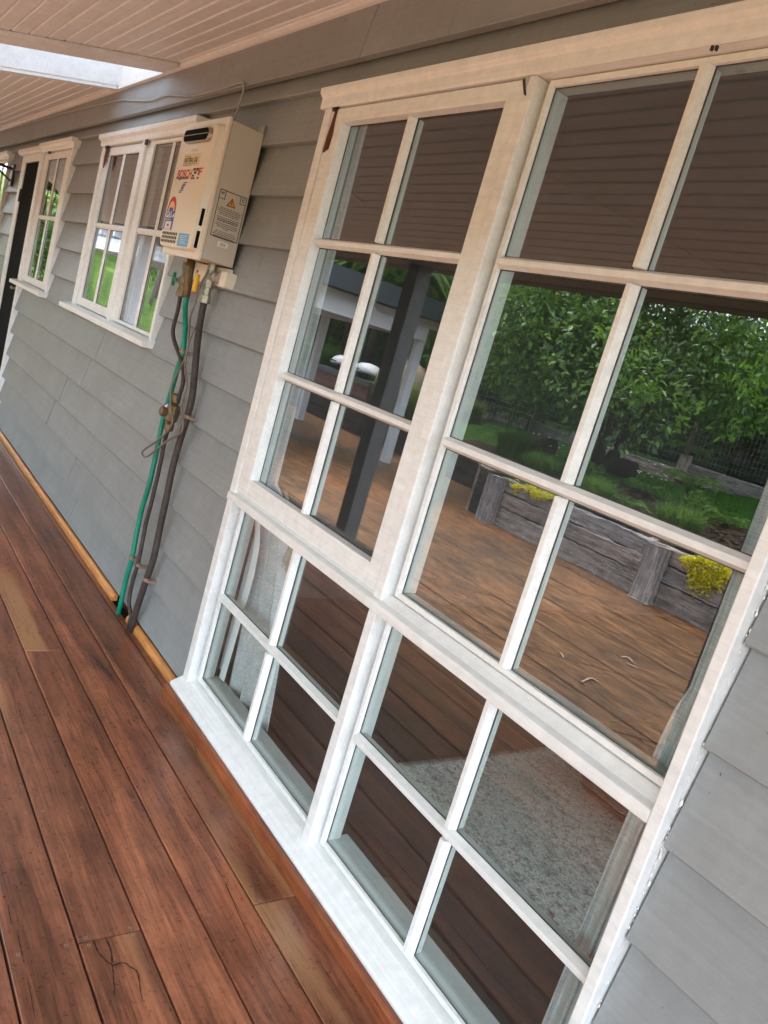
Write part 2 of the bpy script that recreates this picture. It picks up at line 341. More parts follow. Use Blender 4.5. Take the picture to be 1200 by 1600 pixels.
# ================================================================ SETTING: ground, patio, terrain
def edge_y(x): return -5.33 if x > -4.75 else -6.75
def terr(x, y):
    d = max(0.0, (edge_y(x) if x > -4.75 else -6.75) - y)
    z = .37 + .085*min(d, 7) + .17*max(0, min(d-7, 40))
    far = max(0.0, -13.5-x)
    z += .075*min(far, 14)+.11*max(0, far-14)*(1 if far < 60 else 60/far)
    return z
def sheet(name, xs, ys, fz, mat, kind='structure', jit=0.0):
    nx, ny = len(xs), len(ys); vs = []
    for y in ys:
        for x in xs: vs.append((x, y, fz(x, y)+(random.uniform(-jit, jit) if jit else 0)))
    fs = [(j*nx+i, j*nx+i+1, (j+1)*nx+i+1, (j+1)*nx+i) for j in range(ny-1) for i in range(nx-1)]
    me = bpy.data.meshes.new(name); me.from_pydata(vs, [], fs); me.update()
    o = linkobj(name, me, mat, None, True); tag(o, kind=kind); return o
sheet('ground', [-200, -60, 0, 60, 200], [-10, 0, 60, 200], lambda x, y: -.32, M_ground)
# stamped concrete patio, level, with pressed joints as narrow strips
pat = MB().box(-17, 6, -6.7, -1.69, -.30, -.15).build('patio', M_patio); tag(pat, kind='structure')
jn = MB()
def strip(x0, y0, x1, y1, wd, z0=-.1465, mb=None):
    d = np.array([x1-x0, y1-y0]); L = np.linalg.norm(d); n = np.array([-d[1], d[0]])/L*wd/2
    (mb or jn).add([(x0-n[0], y0-n[1], z0), (x1-n[0], y1-n[1], z0), (x1+n[0], y1+n[1], z0), (x0+n[0], y0+n[1], z0)], [(0, 1, 2, 3)])
for k in range(-24, 16):                                        # planks stamped on the skew
    c = k*.62
    for j in range(1):
        x0, y0 = c-1.9, -1.72; x1, y1 = c+.9, -5.25
        strip(x0, y0, x1, y1, .006) if k % 2 == 0 else None
for k in range(0, 6):
    strip(-16, -2.2-.62*k, 5, -1.75-.62*k if k else -2.0, .008)
jo = jn.build('stamped_joints', M_joint, pat)
xs = list(np.arange(-120, -30, 6.0))+list(np.arange(-30, -5, .5))+[-4.86, -4.82]+list(np.arange(-4.5, 10, .5))+list(np.arange(10, 80, 8.0))
ys = [-5.36, -5.6]+[-6, -6.4, -6.78, -6.82]+list(np.arange(-7.2, -16, -.4))+list(np.arange(-16, -100, -4.0))
def tz(x, y):
    if x <= -4.84 and y > -6.80: return -.28
    return terr(x, y)+.03*math.sin(x*1.3)*math.sin(y*1.1)
sheet('lawn', xs, ys[::-1], tz, M_lawn)
bx = list(np.arange(-6.4, 3.4, .12))
def bedz(x, y): return tz(x, y)+.05+.03*math.sin(x*7+y*3)*math.sin(y*9)
gbed = sheet('garden_bed', [x for x in bx if x > -4.7], list(np.arange(-7.7, -5.36, .1)), bedz, M_mulch, jit=.015)
sheet('woodland_slope', list(np.arange(-17, -11.4, .5)), list(np.arange(-13.2, -9.2, .4)), lambda x, y: tz(x, y)+.09, M_mulch, jit=.03)
M_woods = lawnmat('woodland_floor', (.02, .03, .012), (.04, .055, .02), (.06, .085, .03))
sheet('woodland_floor', list(np.arange(-60, 60, 3.0)), list(np.arange(-90, -13, 3.0))+[-13], lambda x, y: tz(x, y)+.12, M_woods)
sheet('corner_garden_bed', list(np.arange(-7.4, -4.84, .2)), list(np.arange(-7.5, -6.84, .12)), lambda x, y: tz(x, y)+.04, M_mulch, jit=.02)
sheet('hillside_garden_bed', list(np.arange(-16, -9.2, .3)), list(np.arange(-9.4, -6.8, .2)), lambda x, y: tz(x, y)+.04, M_mulch, jit=.02)

# ================================================================ DECK
deck = thing('deck', None, None, kind='structure')
gaps = [-.213-.1428*k for k in range(11)]
rows = [(-.066, .02)]+[(gaps[0]+.0025, -.0715)]+[(gaps[k+1]+.0025, gaps[k]-.0025) for k in range(10)]
DX0, DX1 = -9.0, 4.2
joints = {0: [-.515, .42], 1: [.581, -4.2], 2: [2.9, -3.1], 3: [-.81, 3.4], 4: [.583, -5.0], 5: [-1.9, 2.2], 6: [.12, -3.7], 7: [-2.7], 8: [1.1], 9: [-.8], 10: [2.0], 11: [-3]}
joist = [-.33-.4515*k for k in range(0)] + [.581+.4605*k for k in range(-20, 8)]
for ri, (y0, y1) in enumerate(rows):
    ed = sorted([DX0, DX1]+joints.get(ri, []))
    for a, b in zip(ed[:-1], ed[1:]):
        dz = random.uniform(-.0012, .0012)
        o = MB().box(a+.0012, b-.0012, y0, y1, -.03, dz).build('deck_board', M_deck, deck, bev=.0022)
        if ri == 0: continue
        sc = MB()
        for jx in joist:
            xx = [jx] if a+.05 < jx < b-.05 else ([a+.011] if abs(jx-a) < .02 else ([b-.011] if abs(jx-b) < .02 else []))
            for x in xx:
                for yy in (y0+.019+random.uniform(-.002, .002), y1-.019+random.uniform(-.002, .002)):
                    sc.lathe((x+random.uniform(-.003, .003), yy, dz-.0008), [(.0044, 0), (.0044, .0011), (.0028, .0011), (.0024, .0004)], 10)
        if sc.v: sc.build('deck_screws', M_silver, o)
box('rim_joist', M_strip, (DX0, DX1, -1.688, -1.66, -.28, -.004), deck, .003)
for jx in joist[::2]: box('joist', M_darksl, (jx-.02, jx+.02, -1.655, .02, -.13, -.032), deck)

# ================================================================ HOUSE: weatherboards, frieze, beads
house = thing('house', 'grey weatherboard house wall with white multi-pane windows under a veranda', 'house', (0, 0, 0))
# openings in x for z ranges (outer faces of casings)
OPEN = [(-.462, 1.378, -1, 2.126), (-3.065, -1.578, 1.12, 2.12), (-4.80, -3.79, 1.112, 2.14), (-5.50, -4.80, -1, 2.14), (-7.9, -6.13, 1.112, 2.14)]
def cut(x0, x1, z0, z1):
    seg = [(x0, x1)]
    for a, b, c, d in OPEN:
        if min(z1, d)-max(z0, c) <= .012: continue
        ns = []
        for s, e in seg:
            if b <= s or a >= e: ns.append((s, e)); continue
            if a > s: ns.append((s, a))
            if b < e: ns.append((b, e))
        seg = ns
    return [(s, e) for s, e in seg if e-s > .03]
def weatherboards(x0, x1, zs, ztop):
    for k, z in enumerate(zs):
        zt = zs[k+1]+.028 if k+1 < len(zs) else ztop
        for s, e in cut(x0, x1, z, min(zt-.028, ztop)):
            parts = [(s, e)]
            if e-s > 3.2: m = s+(e-s)*random.uniform(.35, .65); parts = [(s, m-.0015), (m+.0015, e)]
            for a, b in parts:
                mb = MB(); nseg = max(1, int((b-a)/.35)); o = None
                # front face leans back to tuck under the next board
                prof = [(-.024, z+.004), (-.020, z), (.008, z), (.024, zt), (.012, zt)]
                X = np.linspace(a+.002, b-.002, nseg+1); n = len(prof); vs = []
                for x in X:
                    wv = random.uniform(-.0012, .0012)
                    vs += [(x, p_[0]+(wv if i in (0, 1) else 0), p_[1]+(wv*.6 if i in (0, 1) else 0)) for i, p_ in enumerate(prof)]
                fs = [(i*n+j, i*n+(j+1) % n, (i+1)*n+(j+1) % n, (i+1)*n+j) for i in range(nseg) for j in range(n)]
                fs = [f[::-1] for f in fs]+[tuple(range(n)), tuple(range(nseg*n, nseg*n+n))[::-1]]
                mb.add(vs, fs).build('weatherboard', M_board, house)
ZL = [.037+.176*k for k in range(12)]+[2.128]
ZL = [-.139+.176+.0]+[.213+.176*k for k in range(11)]+[2.132]
weatherboards(-9.0, 1.376, ZL, 2.225)
weatherboards(1.380, 4.2, [-.0]+[.185*k for k in range(1, 12)]+[2.13], 2.225)
box('wall_sheathing', M_black, (-9, -8.0, .03, .05, -.1, 2.6), house)
FR = [(-9.0, -3.9), (-3.897, -.33), (-.327, 4.2)]
for a, b in FR:
    MB().prism_y([(a, 2.2), (b, 2.2), (b+.045, 2.372), (a+.045, 2.372)], -.034, -.006).build('frieze_board', M_frieze, house, bev=.003)
# timber beads at the foot of the wall
def bead(a, b):
    pr = [(.0, .002), (-.0145, .002)]+[(-.0145*math.cos(t)+.0, .004+.0165*math.sin(t)) for t in np.linspace(.1, 1.57, 6)]
    pr = [(-.026, .001)]+[(-.010-.016*math.cos(t), .012+.018*math.sin(t)) for t in np.linspace(.1, 1.5, 6)]+[(-.003, .030), (-.003, .001)]
    MB().prism_x([(y-.017, z) for y, z in pr], a, b).build('timber_bead', M_bead, house)
for a, b in [(-9, -6.2), (-6.198, -5.52), (-4.76, -1.30), (-1.09, -.475)]: bead(a, b)
MB().prism_x([(-.094, .001), (-.0745, .001), (-.0745, .044), (-.088, .046), (-.094, .036)], -.472, 1.40).build('timber_strip', M_strip, house, bev=.002)

# ---------------------------------------------------------------- windows
M_puttyshade = plain('cracked_putty_and_edge_shade', (.10, .095, .085), .8, var=.6, vs=40, spec=.1)
MF = -.016           # front of the glazing bars
GY = 0.006            # glass plane
def muntin_v(win, x, z0, z1, wd=.030, inner=True):
    MB().prism_z([(x-wd/2, GY-.002), (x-wd*.28, MF+.005), (x-wd*.22, MF), (x+wd*.22, MF), (x+wd*.28, MF+.005), (x+wd/2, GY-.002)], z0, z1).build('glazing_bar', M_white, win, bev=.0015)
    if inner: box('inner_glazing_bar', M_inner, (x-wd*.40, x+wd*.40, GY+.006, GY+.022, z0, z1), win, .002)
def muntin_h(win, z, x0, x1, wd=.030, inner=True):
    pr = [(GY-.002, z-wd/2), (GY-.002, z+wd/2), (MF+.0055, z+wd*.28), (MF+.0005, z+wd*.22), (MF+.0005, z-wd*.22), (MF+.0055, z-wd*.28)]
    MB().prism_x(pr, x0, x1).build('glazing_bar', M_white, win, bev=.0015)
    if inner: box('inner_glazing_bar', M_inner, (x0, x1, GY+.0065, GY+.0215, z-wd*.40, z+wd*.40), win, .002)
def ring(a, b, c, d, e, f, g, h, win):
    vs = [(x, y, z) for y in (GY-.0014, GY-.0003) for x, z in ((a, c), (b, c), (b, d), (a, d), (e, g), (f, g), (f, h), (e, h))]
    fs = []
    for k in range(4):
        n = (k+1) % 4; fs += [(k, n, 4+n, 4+k), (8+k, 12+k, 12+n, 8+n), (k, 8+k, 8+n, n), (4+k, 4+n, 12+n, 12+k)]
    MB().add(vs, fs).build('putty_shade_line', M_puttyshade, win)  # dark rim painted for putty cracks and the shade at the glass edge
def lights(win, x0, x1, z0, z1, mx, mz, glass, inner=True):
    X = [x0-.004]+mx+[x1+.004]; Z = [z0-.004]+mz+[z1+.004]
    for i in range(len(X)-1):
        for j in range(len(Z)-1):
            e = .0003
            pn = box('pane', glass, (X[i]+e, X[i+1]-e, GY, GY+.004, Z[j]+e, Z[j+1]-e), win)
            xa, xb, za, zb = X[i]+(.0155 if i else .0045), X[i+1]-(.0155 if i+2 < len(X) else .0045), Z[j]+(.0155 if j else .0045), Z[j+1]-(.0155 if j+2 < len(Z) else .0045)
            ko, ki = -.003, .0016
            ring(xa+ko, xb-ko, za+ko, zb-ko, xa+ki, xb-ki*.6, za+ki*.6, zb-ki, win)
    for z in mz: muntin_h(win, z, x0, x1, inner=inner)
    for x in mx:
        zz = [z0]+mz+[z1]
        for a, b in zip(zz[:-1], zz[1:]): muntin_v(win, x, a+(.0152 if a != z0 else 0), b-(.0152 if b != z1 else 0), inner=inner)
def liner(win, x0, x1, z0, z1, dep=.050, t=.018, sillt=None):
    y0 = GY+.0045
    box('inner_jamb', M_inner, (x0-t, x0-.001, y0, dep, z0, z1), win, .002)
    box('inner_jamb', M_inner, (x1+.001, x1+t, y0, dep, z0, z1), win, .002)
    box('inner_head', M_inner, (x0-t, x1+t, y0, dep-.003, z1+.001, z1+t), win, .002)
    box('inner_sill', M_inner, (x0-t, x1+t, y0, max(dep, sillt or 0), z0-t-.012, z0-.001), win, .004)
def stops(win, x0, x1, z0, z1, t=.016, y0=None, y1=None):
    y0 = GY-.012 if y0 is None else y0; y1 = GY-.0005 if y1 is None else y1
    m = MB().box(x0-t, x0, y0, y1, z0-t, z1+t).box(x1, x1+t, y0, y1, z0-t, z1+t).box(x0, x1, y0+.0004, y1, z0-t, z0).box(x0, x1, y0+.0004, y1, z1, z1+t)
    m.build('glazing_stop', M_white, win, bev=.0015)
def sash(win, xo0, xo1, zo0, zo1, x0, x1, z0, z1, y0=-.024, y1=None):
    y1 = GY-.0005 if y1 is None else y1
    m = MB().box(xo0, x0, y0, y1, zo0, zo1).box(x1, xo1, y0, y1, zo0, zo1).box(x0, x1, y0+.0006, y1, zo0, z0).box(x0, x1, y0+.0006, y1, z1, zo1)
    m.build('sash', M_white, win, bev=.003)
def chip(win, pts, y, mat=None, th=.0015):
    P = [(q[0], q[2]) for q in (at_y(u, v, y) for u, v in pts)]
    a = sum(P[i][0]*P[(i+1) % len(P)][1]-P[(i+1) % len(P)][0]*P[i][1] for i in range(len(P)))
    if a < 0: P = P[::-1]
    MB().prism_y(P, y-th, y+.004).build('bare_timber_patch', mat or M_chipwood, win)
def win_label(o, t): o['label'] = t; return o
# --- the large window
W1 = thing('window', None, None); W1.parent = house
box('casing', M_white, (-.460, -.417, -.034, .02, .050, 2.062), W1, .003); box('casing', M_white, (1.352, 1.377, -.046, .02, .050, 2.062), W1, .003); win_label(W1, 'tall white window of twenty panes reaching the deck')
MB().prism_x([(.01, 2.062), (-.036, 2.062), (-.038, 2.070), (-.038, 2.094), (-.044, 2.100), (-.050, 2.105), (-.050, 2.122), (.01, 2.130)][::-1], -.49, 1.415).build('head_moulding', M_white, W1, bev=.002)
MB().box(.4645, .4985, -.034, .02, .072, .7605).box(.4645, .4985, -.034, .02, .796, 2.0612).build('mullion', M_white, W1, bev=.003)
MB().prism_x([(-.074, .053), (-.074, .020), (.016, .020), (.016, .090), (-.020, .082)][::-1], -.468, 1.40).build('sill', M_white, W1, bev=.003)
MB().prism_x([(-.045, .765), (.016, .765), (.016, .818), (-.008, .815), (-.026, .796), (-.045, .790)][::-1], -.448, 1.3515).build('transom', M_white, W1, bev=.003)
# lower lights
lights(W1, -.382, .4465, .108, .752, [.0186], [.424], M_glass); stops(W1, -.382, .4465, .108, .752, .014)
lights(W1, .527, 1.338, .108, .752, [.920], [.424], M_glass); stops(W1, .527, 1.338, .108, .752, .014)
liner(W1, -.382, .4465, .108, .752, sillt=.085); liner(W1, .527, 1.338, .108, .752, sillt=.085)
# upper right fixed light
lights(W1, .527, 1.338, .832, 2.045, [.920], [1.227, 1.659], M_glass); stops(W1, .527, 1.338, .832, 2.045, .014); liner(W1, .527, 1.338, .832, 2.045)
# upper left opening sash
sash(W1, -.414, .4625, .8065, 2.058, -.339, .409, .866, 2.016, -.030); lights(W1, -.339, .409, .866, 2.016, [.004], [1.227, 1.659], M_glass)
liner(W1, -.375, .4455, .832, 2.045)
chip(W1, [(526, 166), (529, 163), (523, 186), (519, 208), (512, 232), (504, 238), (511, 214), (519, 190)], -.0335)
chip(W1, [(520, 168), (527, 160), (530, 166), (526, 173), (520, 174)], -.0335, M_blackmetal)
chip(W1, [(818, 118), (829, 112), (829, 120), (820, 146), (818, 136)], -.0335, M_inner)
chip(W1, [(817, 125), (821, 122), (822, 150), (819, 148)], -.0345, M_blackmetal)
for u in (1112, 1119): chip(W1, [(u, 71), (u+3, 71), (u, 79), (u-3, 79)], -.0385, M_blackmetal, .0012)
# ragged sealant along the right casing
sm = MB(); z = .07
while z < 1.45:
    dens = .5+.5*math.sin(z*11)+.4*math.sin(z*37)
    if random.random() < .25+.6*dens:
        r = random.uniform(.0007, .0019) if random.random() < .88 else random.uniform(.002, .0036)
        sm.lathe((1.3790+random.uniform(-.001, .0022), -.018+random.uniform(-.003, .002), z), [(r*.3, -r*2.2), (r, -r*.6), (r*.9, r*.6), (r*.3, r*2.4)], 7)
    z += random.uniform(.003, .011)
tag(sm.build('sealant_bead', M_caulk, W1, True), kind='stuff')
# --- the middle window
def midwin(o_label, xl, xr, sx, mull, rx, z0, z1, zm, sillz, glass):
    W = thing('window', None, None); W.parent = house; win_label(W, o_label)
    for a, b in ((xl, xl+.05), (xr-.028, xr)): box('casing', M_white, (a, b, -.034, .02, sillz, z1+.05), W, .003)
    MB().prism_x([(.01, z1+.05), (-.036, z1+.05), (-.040, z1+.06), (-.040, z1+.074), (-.058, z1+.085), (-.058, z1+.108), (.01, z1+.115)][::-1], xl-.03, xr+.03).build('head_moulding', M_white, W, bev=.002)
    MB().prism_x([(-.075, sillz-.014), (-.075, sillz+.012), (-.02, sillz+.024), (.016, sillz+.026), (.016, sillz-.014)], xl-.12, xr+.02).build('sill', M_white, W, bev=.003)
    if mull:
        box('mullion', M_white, (mull[0], mull[1], -.034, .02, sillz+.02, z1+.0495), W, .003)
    x0, x1 = sx
    sash(W, xl+.053, (mull[0] if mull else xr-.028)-.003, sillz+.03, z1+.045, x0, x1, z0, z1, -.020); lights(W, x0, x1, z0, z1, [(x0+x1)/2], [zm], glass, False); liner(W, x0-.035, x1+.03, z0-.02, z1+.01, .02)
    if rx:
        a, b = rx; lights(W, a, b, z0-.03, z1+.03, [(a+b)/2], [zm], glass, False); stops(W, a, b, z0-.03, z1+.03); liner(W, a, b, z0-.03, z1+.03, .03)
        box('inner_stop', M_white, (mull[1], a-.0165, -.018, GY-.0005, sillz+.03, z1+.049), W)
    return W
GY, MF = -.007, -.0165
W2 = midwin('white eight-pane window partly behind the water heater', -3.062, -1.58, (-2.945, -2.385), (-2.315, -2.262), (-2.165, -1.635), 1.205, 2.005, 1.62, 1.128, M_glassold)
chip(W2, [(167, 230), (170, 227), (165, 252), (161, 262), (163, 245)], -.0335); chip(W2, [(164, 227), (170, 226), (169, 233), (165, 233)], -.0335, M_blackmetal)
chip(W2, [(227, 219), (231, 217), (229, 227), (226, 226)], -.0345, M_blackmetal)
W3 = midwin('narrow white four-pane window beside the screen door', -4.74, -3.79, (-4.56, -3.985), None, None, 1.195, 2.03, 1.625, 1.118, M_glassold)
chip(W3, [(75, 235), (79, 233), (78, 241), (75, 240)], -.0335, M_blackmetal)
W4 = midwin('white window on the far side of the screen door', -7.9, -6.14, (-7.78, -7.0), (-6.95, -6.90), (-6.83, -6.22), 1.2, 2.03, 1.62, 1.118, M_glassold)
GY, MF = .006, -.016
# --- screen door
D = box('door', M_door, (-5.335, -4.795, -.022, -.004, .03, 2.022), house, .003)
D['label'] = 'black flyscreen door in a white frame'
MB().box(-5.49, -5.34, -.03, .02, .0, 2.085).box(-4.79, -4.742, -.034, .02, .0, 2.085).box(-5.34, -4.79, -.03, .018, 2.026, 2.085).build('door_frame', M_white, D, bev=.003)
MB().prism_x([(.01, 2.086), (-.04, 2.086), (-.055, 2.10), (-.055, 2.125), (.01, 2.13)][::-1], -5.60, -4.765).build('head_moulding', M_white, D, bev=.002)
for z in (.35, 1.72): box('hinge', M_blackmetal, (-5.352, -5.336, -.036, -.023, z, z+.10), D)
MB().box(-4.83, -4.815, -.05, -.023, 1.06, 1.075).box(-4.85, -4.80, -.062, -.05, 1.058, 1.077).build('door_handle', M_silver, D, bev=.002)
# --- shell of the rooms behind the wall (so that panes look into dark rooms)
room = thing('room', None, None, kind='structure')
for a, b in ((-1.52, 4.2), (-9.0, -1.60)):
    [box('room_wall', M_plaster, (q_[0], q_[1], 4.6, 4.7, q_[2], q_[3]), room) for q_ in (((a, 0.5, -.05, 2.55), (3.7, b, -.05, 2.55), (0.5, 3.7, -.05, .08), (0.5, 3.7, 2.1, 2.55)) if b > 0 else ((a, b, -.05, 2.55),))]; box('room_wall', M_plaster, (a, a+.06, .10, 4.6, -.05, 2.55), room); [box('room_wall', M_plaster, (b-.06, b, *q_), room) for q_ in (((.10, .6, -.05, 2.55), (4.2, 4.6, -.05, 2.55), (.6, 4.2, -.05, .15), (.6, 4.2, 2.35, 2.55)) if b > 0 else ((.10, 4.6, -.05, 2.55),))]  # unseen openings added in back and end walls to let daylight onto the rug
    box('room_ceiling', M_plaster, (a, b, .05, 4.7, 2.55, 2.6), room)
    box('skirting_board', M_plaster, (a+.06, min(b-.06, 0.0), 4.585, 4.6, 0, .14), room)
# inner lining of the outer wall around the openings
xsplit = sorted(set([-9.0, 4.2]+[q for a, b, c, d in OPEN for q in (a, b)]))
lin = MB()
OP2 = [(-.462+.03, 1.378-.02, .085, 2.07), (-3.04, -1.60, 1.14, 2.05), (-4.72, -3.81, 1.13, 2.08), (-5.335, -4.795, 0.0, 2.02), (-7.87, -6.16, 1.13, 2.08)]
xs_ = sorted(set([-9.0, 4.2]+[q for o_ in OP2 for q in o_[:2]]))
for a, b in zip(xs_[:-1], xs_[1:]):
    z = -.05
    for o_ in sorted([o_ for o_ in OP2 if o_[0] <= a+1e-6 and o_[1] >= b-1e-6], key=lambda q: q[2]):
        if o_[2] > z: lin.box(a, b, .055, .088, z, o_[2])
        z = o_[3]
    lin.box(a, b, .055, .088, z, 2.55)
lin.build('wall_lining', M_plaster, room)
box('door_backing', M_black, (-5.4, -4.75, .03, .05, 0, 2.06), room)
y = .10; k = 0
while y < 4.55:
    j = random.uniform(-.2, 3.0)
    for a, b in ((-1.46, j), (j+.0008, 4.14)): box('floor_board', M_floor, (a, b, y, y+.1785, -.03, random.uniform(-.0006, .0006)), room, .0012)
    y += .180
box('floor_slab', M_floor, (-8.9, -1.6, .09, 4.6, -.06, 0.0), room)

# ================================================================ VERANDA CEILING, ROOF, POSTS
SL = .25
def cz(y): return 2.375+SL*y
ceil = thing('ceiling', None, None, kind='structure')
SKX0, SKX1, SKY0, SKY1 = -2.885, -2.115, -.975, -.055
FX0, FX1 = -2.955, -1.905
def slopebox(name, mat, x0, x1, y0, y1, t0, t1, parent, bev=0):      # box that follows the roof slope
    pr = [(y0, cz(y0)+t0), (y1, cz(y1)+t0), (y1, cz(y1)+t1), (y0, cz(y0)+t1)]
    return MB().prism_x(pr, x0, x1).build(name, mat, parent, bev=bev)
y = -.010; PW = .0662
k = 0
while y-PW > -1.64:
    ya, yb = y-PW+.0008, y-.0008
    spans = [(-9.0, 4.2)]
    if ya < SKY1 and yb > SKY0-.03: spans = [(-9.0, SKX0-.01), (SKX1+.01, 4.2)]
    for a, b in spans:
        pr = [(yb, cz(yb)+.0045), (yb, cz(yb)+.012), (ya, cz(ya)+.012), (ya, cz(ya)+.0045), (ya+.0045, cz(ya+.0045)), (yb-.0045, cz(yb-.0045))]
        MB().prism_x(pr, a, b).build('ceiling_board', M_white2, ceil)
    y -= PW; k += 1
YE = y
# cornice against the frieze
MB().prism_x([(-.034, 2.345), (-.046, 2.345), (-.060, cz(-.060)-.010), (-.060, cz(-.060)-.0005), (-.034, cz(-.034)-.0005)][::-1], -9, 4.2).build('cornice', M_white2, ceil)
# skylight: frame, shaft, translucent sheet
SKY = thing('skylight', 'long white framed skylight with translucent sheet set in the board ceiling', 'skylight', (-2.5, -.65, cz(-.65)))
fr = MB()
for a, b, c, d in ((SKX1, FX1, SKY0-.05, -.064), (FX0, SKX0, SKY0-.05, -.064), (SKX0, SKX1, SKY1, -.061), (SKX0, SKX1, SKY0-.05, SKY0)):
    if d < c: c, d = d, c
    fr.prism_x([(c, cz(c)-.020), (d, cz(d)-.020), (d, cz(d)-.001), (c, cz(c)-.001)], a, b)
fr.build('frame', M_white2, SKY, bev=.002)
box_ = MB()
for a, b, c, d in ((SKX1-.004, SKX1+.009, SKY0, SKY1), (SKX0-.009, SKX0+.004, SKY0, SKY1), (SKX0, SKX1, SKY1-.004, SKY1+.009), (SKX0, SKX1, SKY0-.009, SKY0+.004)):
    box_.prism_x([(c, cz(c)-.001), (d, cz(d)-.001), (d, cz(d)+.135), (c, cz(c)+.135)], a, b)
box_.build('shaft', M_white2, SKY)
m, t, b_ = newmat('opal_sheet'); q = N(t); t.nodes.remove(b_)
tl = q.n('ShaderNodeBsdfTranslucent'); tl.inputs[0].default_value = (.36, .385, .41, 1); tp = q.n('ShaderNodeBsdfTransparent'); mx = q.n('ShaderNodeMixShader'); mx.inputs[0].default_value = .03
q.l(tl.outputs[0], mx.inputs[1]); q.l(tp.outputs[0], mx.inputs[2]); q.l(mx.outputs[0], t.nodes['Material Output'].inputs[0])
MB().prism_x([(SKY0, cz(SKY0)+.136), (SKY1, cz(SKY1)+.136), (SKY1, cz(SKY1)+.140), (SKY0, cz(SKY0)+.140)], SKX0-.02, SKX1+.02).build('translucent_sheet', m, SKY)
MB().prism_x([(SKY0, cz(SKY0)+.128), (SKY1, cz(SKY1)+.128), (SKY1, cz(SKY1)+.135), (SKY0, cz(SKY0)+.135)], -2.43, -2.418).build('sheet_batten', M_greycable, SKY)
kids(SKY)
roof = thing('roof', None, None, kind='structure')
rf = MB()
for a, b, c, d in ((-9, SKX0-.03, -1.82, .3), (SKX1+.03, 4.2, -1.82, .3), (SKX0-.03, SKX1+.03, -1.82, SKY0-.02), (SKX0-.03, SKX1+.03, SKY1+.02, .3)):
    rf.prism_x([(c, cz(c)+.115), (d, cz(d)+.115), (d, cz(d)+.14), (c, cz(c)+.14)], a, b)
rf.build('roof_sheet', M_charcoal2, roof)
box('house_roof', M_charcoal2, (-9, 4.2, .3, 5, 2.7, 2.75), roof)
box('veranda_beam', M_charcoal, (-9, 4.2, -1.77, YE, cz(YE)-.012, cz(YE)+.11), roof, .004)
box('gutter', M_charcoal2, (-9, 4.2, -1.90, -1.775, 1.96, 2.06), roof, .01)
vz = cz(YE)-.012
for i, (x, mt, lb) in enumerate(((.466, M_charcoal, 'square charcoal veranda post facing the right panes of the tall window'), (-2.235, M_charcoal, 'square charcoal veranda post mirrored in the opening sash'), (-4.93, M_charcoal, 'square charcoal veranda post opposite the screen door'), (-7.62, M_whitepost, 'pale veranda post mirrored in the window by the heater'))):
    t = thing('veranda_post', lb, 'post', (x, -1.715, -.15), 'posts along the deck edge')
    MB().box(x-.06, x+.06, -1.80, -1.692, -.15, cz(YE)-.0135).build('shaft', mt, t, bev=.004)
    MB().box(x-.07, x+.07, -1.81, -1.691, -.15, -.10).build('base_plate', M_blackmetal, t, bev=.003); kids(t)

# ================================================================ WATER HEATER
HX0, HX1, HYB, HYF, HZ0, HZ1 = -1.285, -.902, -.022, -.150, 1.528, 2.012
H = thing('water_heater', 'cream wall-mounted gas water heater with stickers and a slotted flue', 'water heater', (-1.09, -.03, 1.52))
box('cabinet', M_creamside, (HX0, HX1, HYF, HYB, HZ0, HZ1), H, .004)
box('front_flange', M_cream, (HX0-.006, HX1+.006, HYF-.013, HYF-.0005, HZ0-.010, HZ1+.008), H, .003)
def rrect(x0, x1, z0, z1, r, k=5):
    out = []
    for cx, cz_, a0 in ((x1-r, z0+r, -90), (x1-r, z1-r, 0), (x0+r, z1-r, 90), (x0+r, z0+r, 180)):
        for j in range(k+1):
            a = math.radians(a0+90*j/k); out.append((cx+r*math.cos(a), cz_+r*math.sin(a)))
    return out
def pan(x0, x1, z0, z1, r, yb, yf, inset, name, mat, parent):
    A = rrect(x0, x1, z0, z1, r); B_ = rrect(x0+inset*.35, x1-inset*.35, z0+inset*.35, z1-inset*.35, r*.9); Cc = rrect(x0+inset, x1-inset, z0+inset, z1-inset, r*.7)
    n = len(A); vs = [(a, yb, b) for a, b in A]+[(a, yf+.004, b) for a, b in B_]+[(a, yf, b) for a, b in Cc]
    fs = [(L*n+i, L*n+(i+1) % n, (L+1)*n+(i+1) % n, (L+1)*n+i) for L in range(2) for i in range(n)]+[tuple(range(2*n, 3*n)), tuple(range(n))[::-1]]
    me = MB().add(vs, fs).build(name, mat, parent); me.data.shade_smooth()
    m_ = me.modifiers.new('es', 'EDGE_SPLIT'); m_.split_angle = math.radians(50); return me
FY = HYF-.042
CX0, CX1, CZ0, CZ1 = HX0+.012, HX1-.012, HZ0+.012, HZ1-.018
cov = pan(CX0, CX1, CZ0, CZ1, .03, HYF-.013, FY, .016, 'front_cover', M_cream, H)
wd = CX1-CX0; hg = CZ1-CZ0
def fx(u): return CX0+u*wd
def fz(v): return CZ1-v*hg
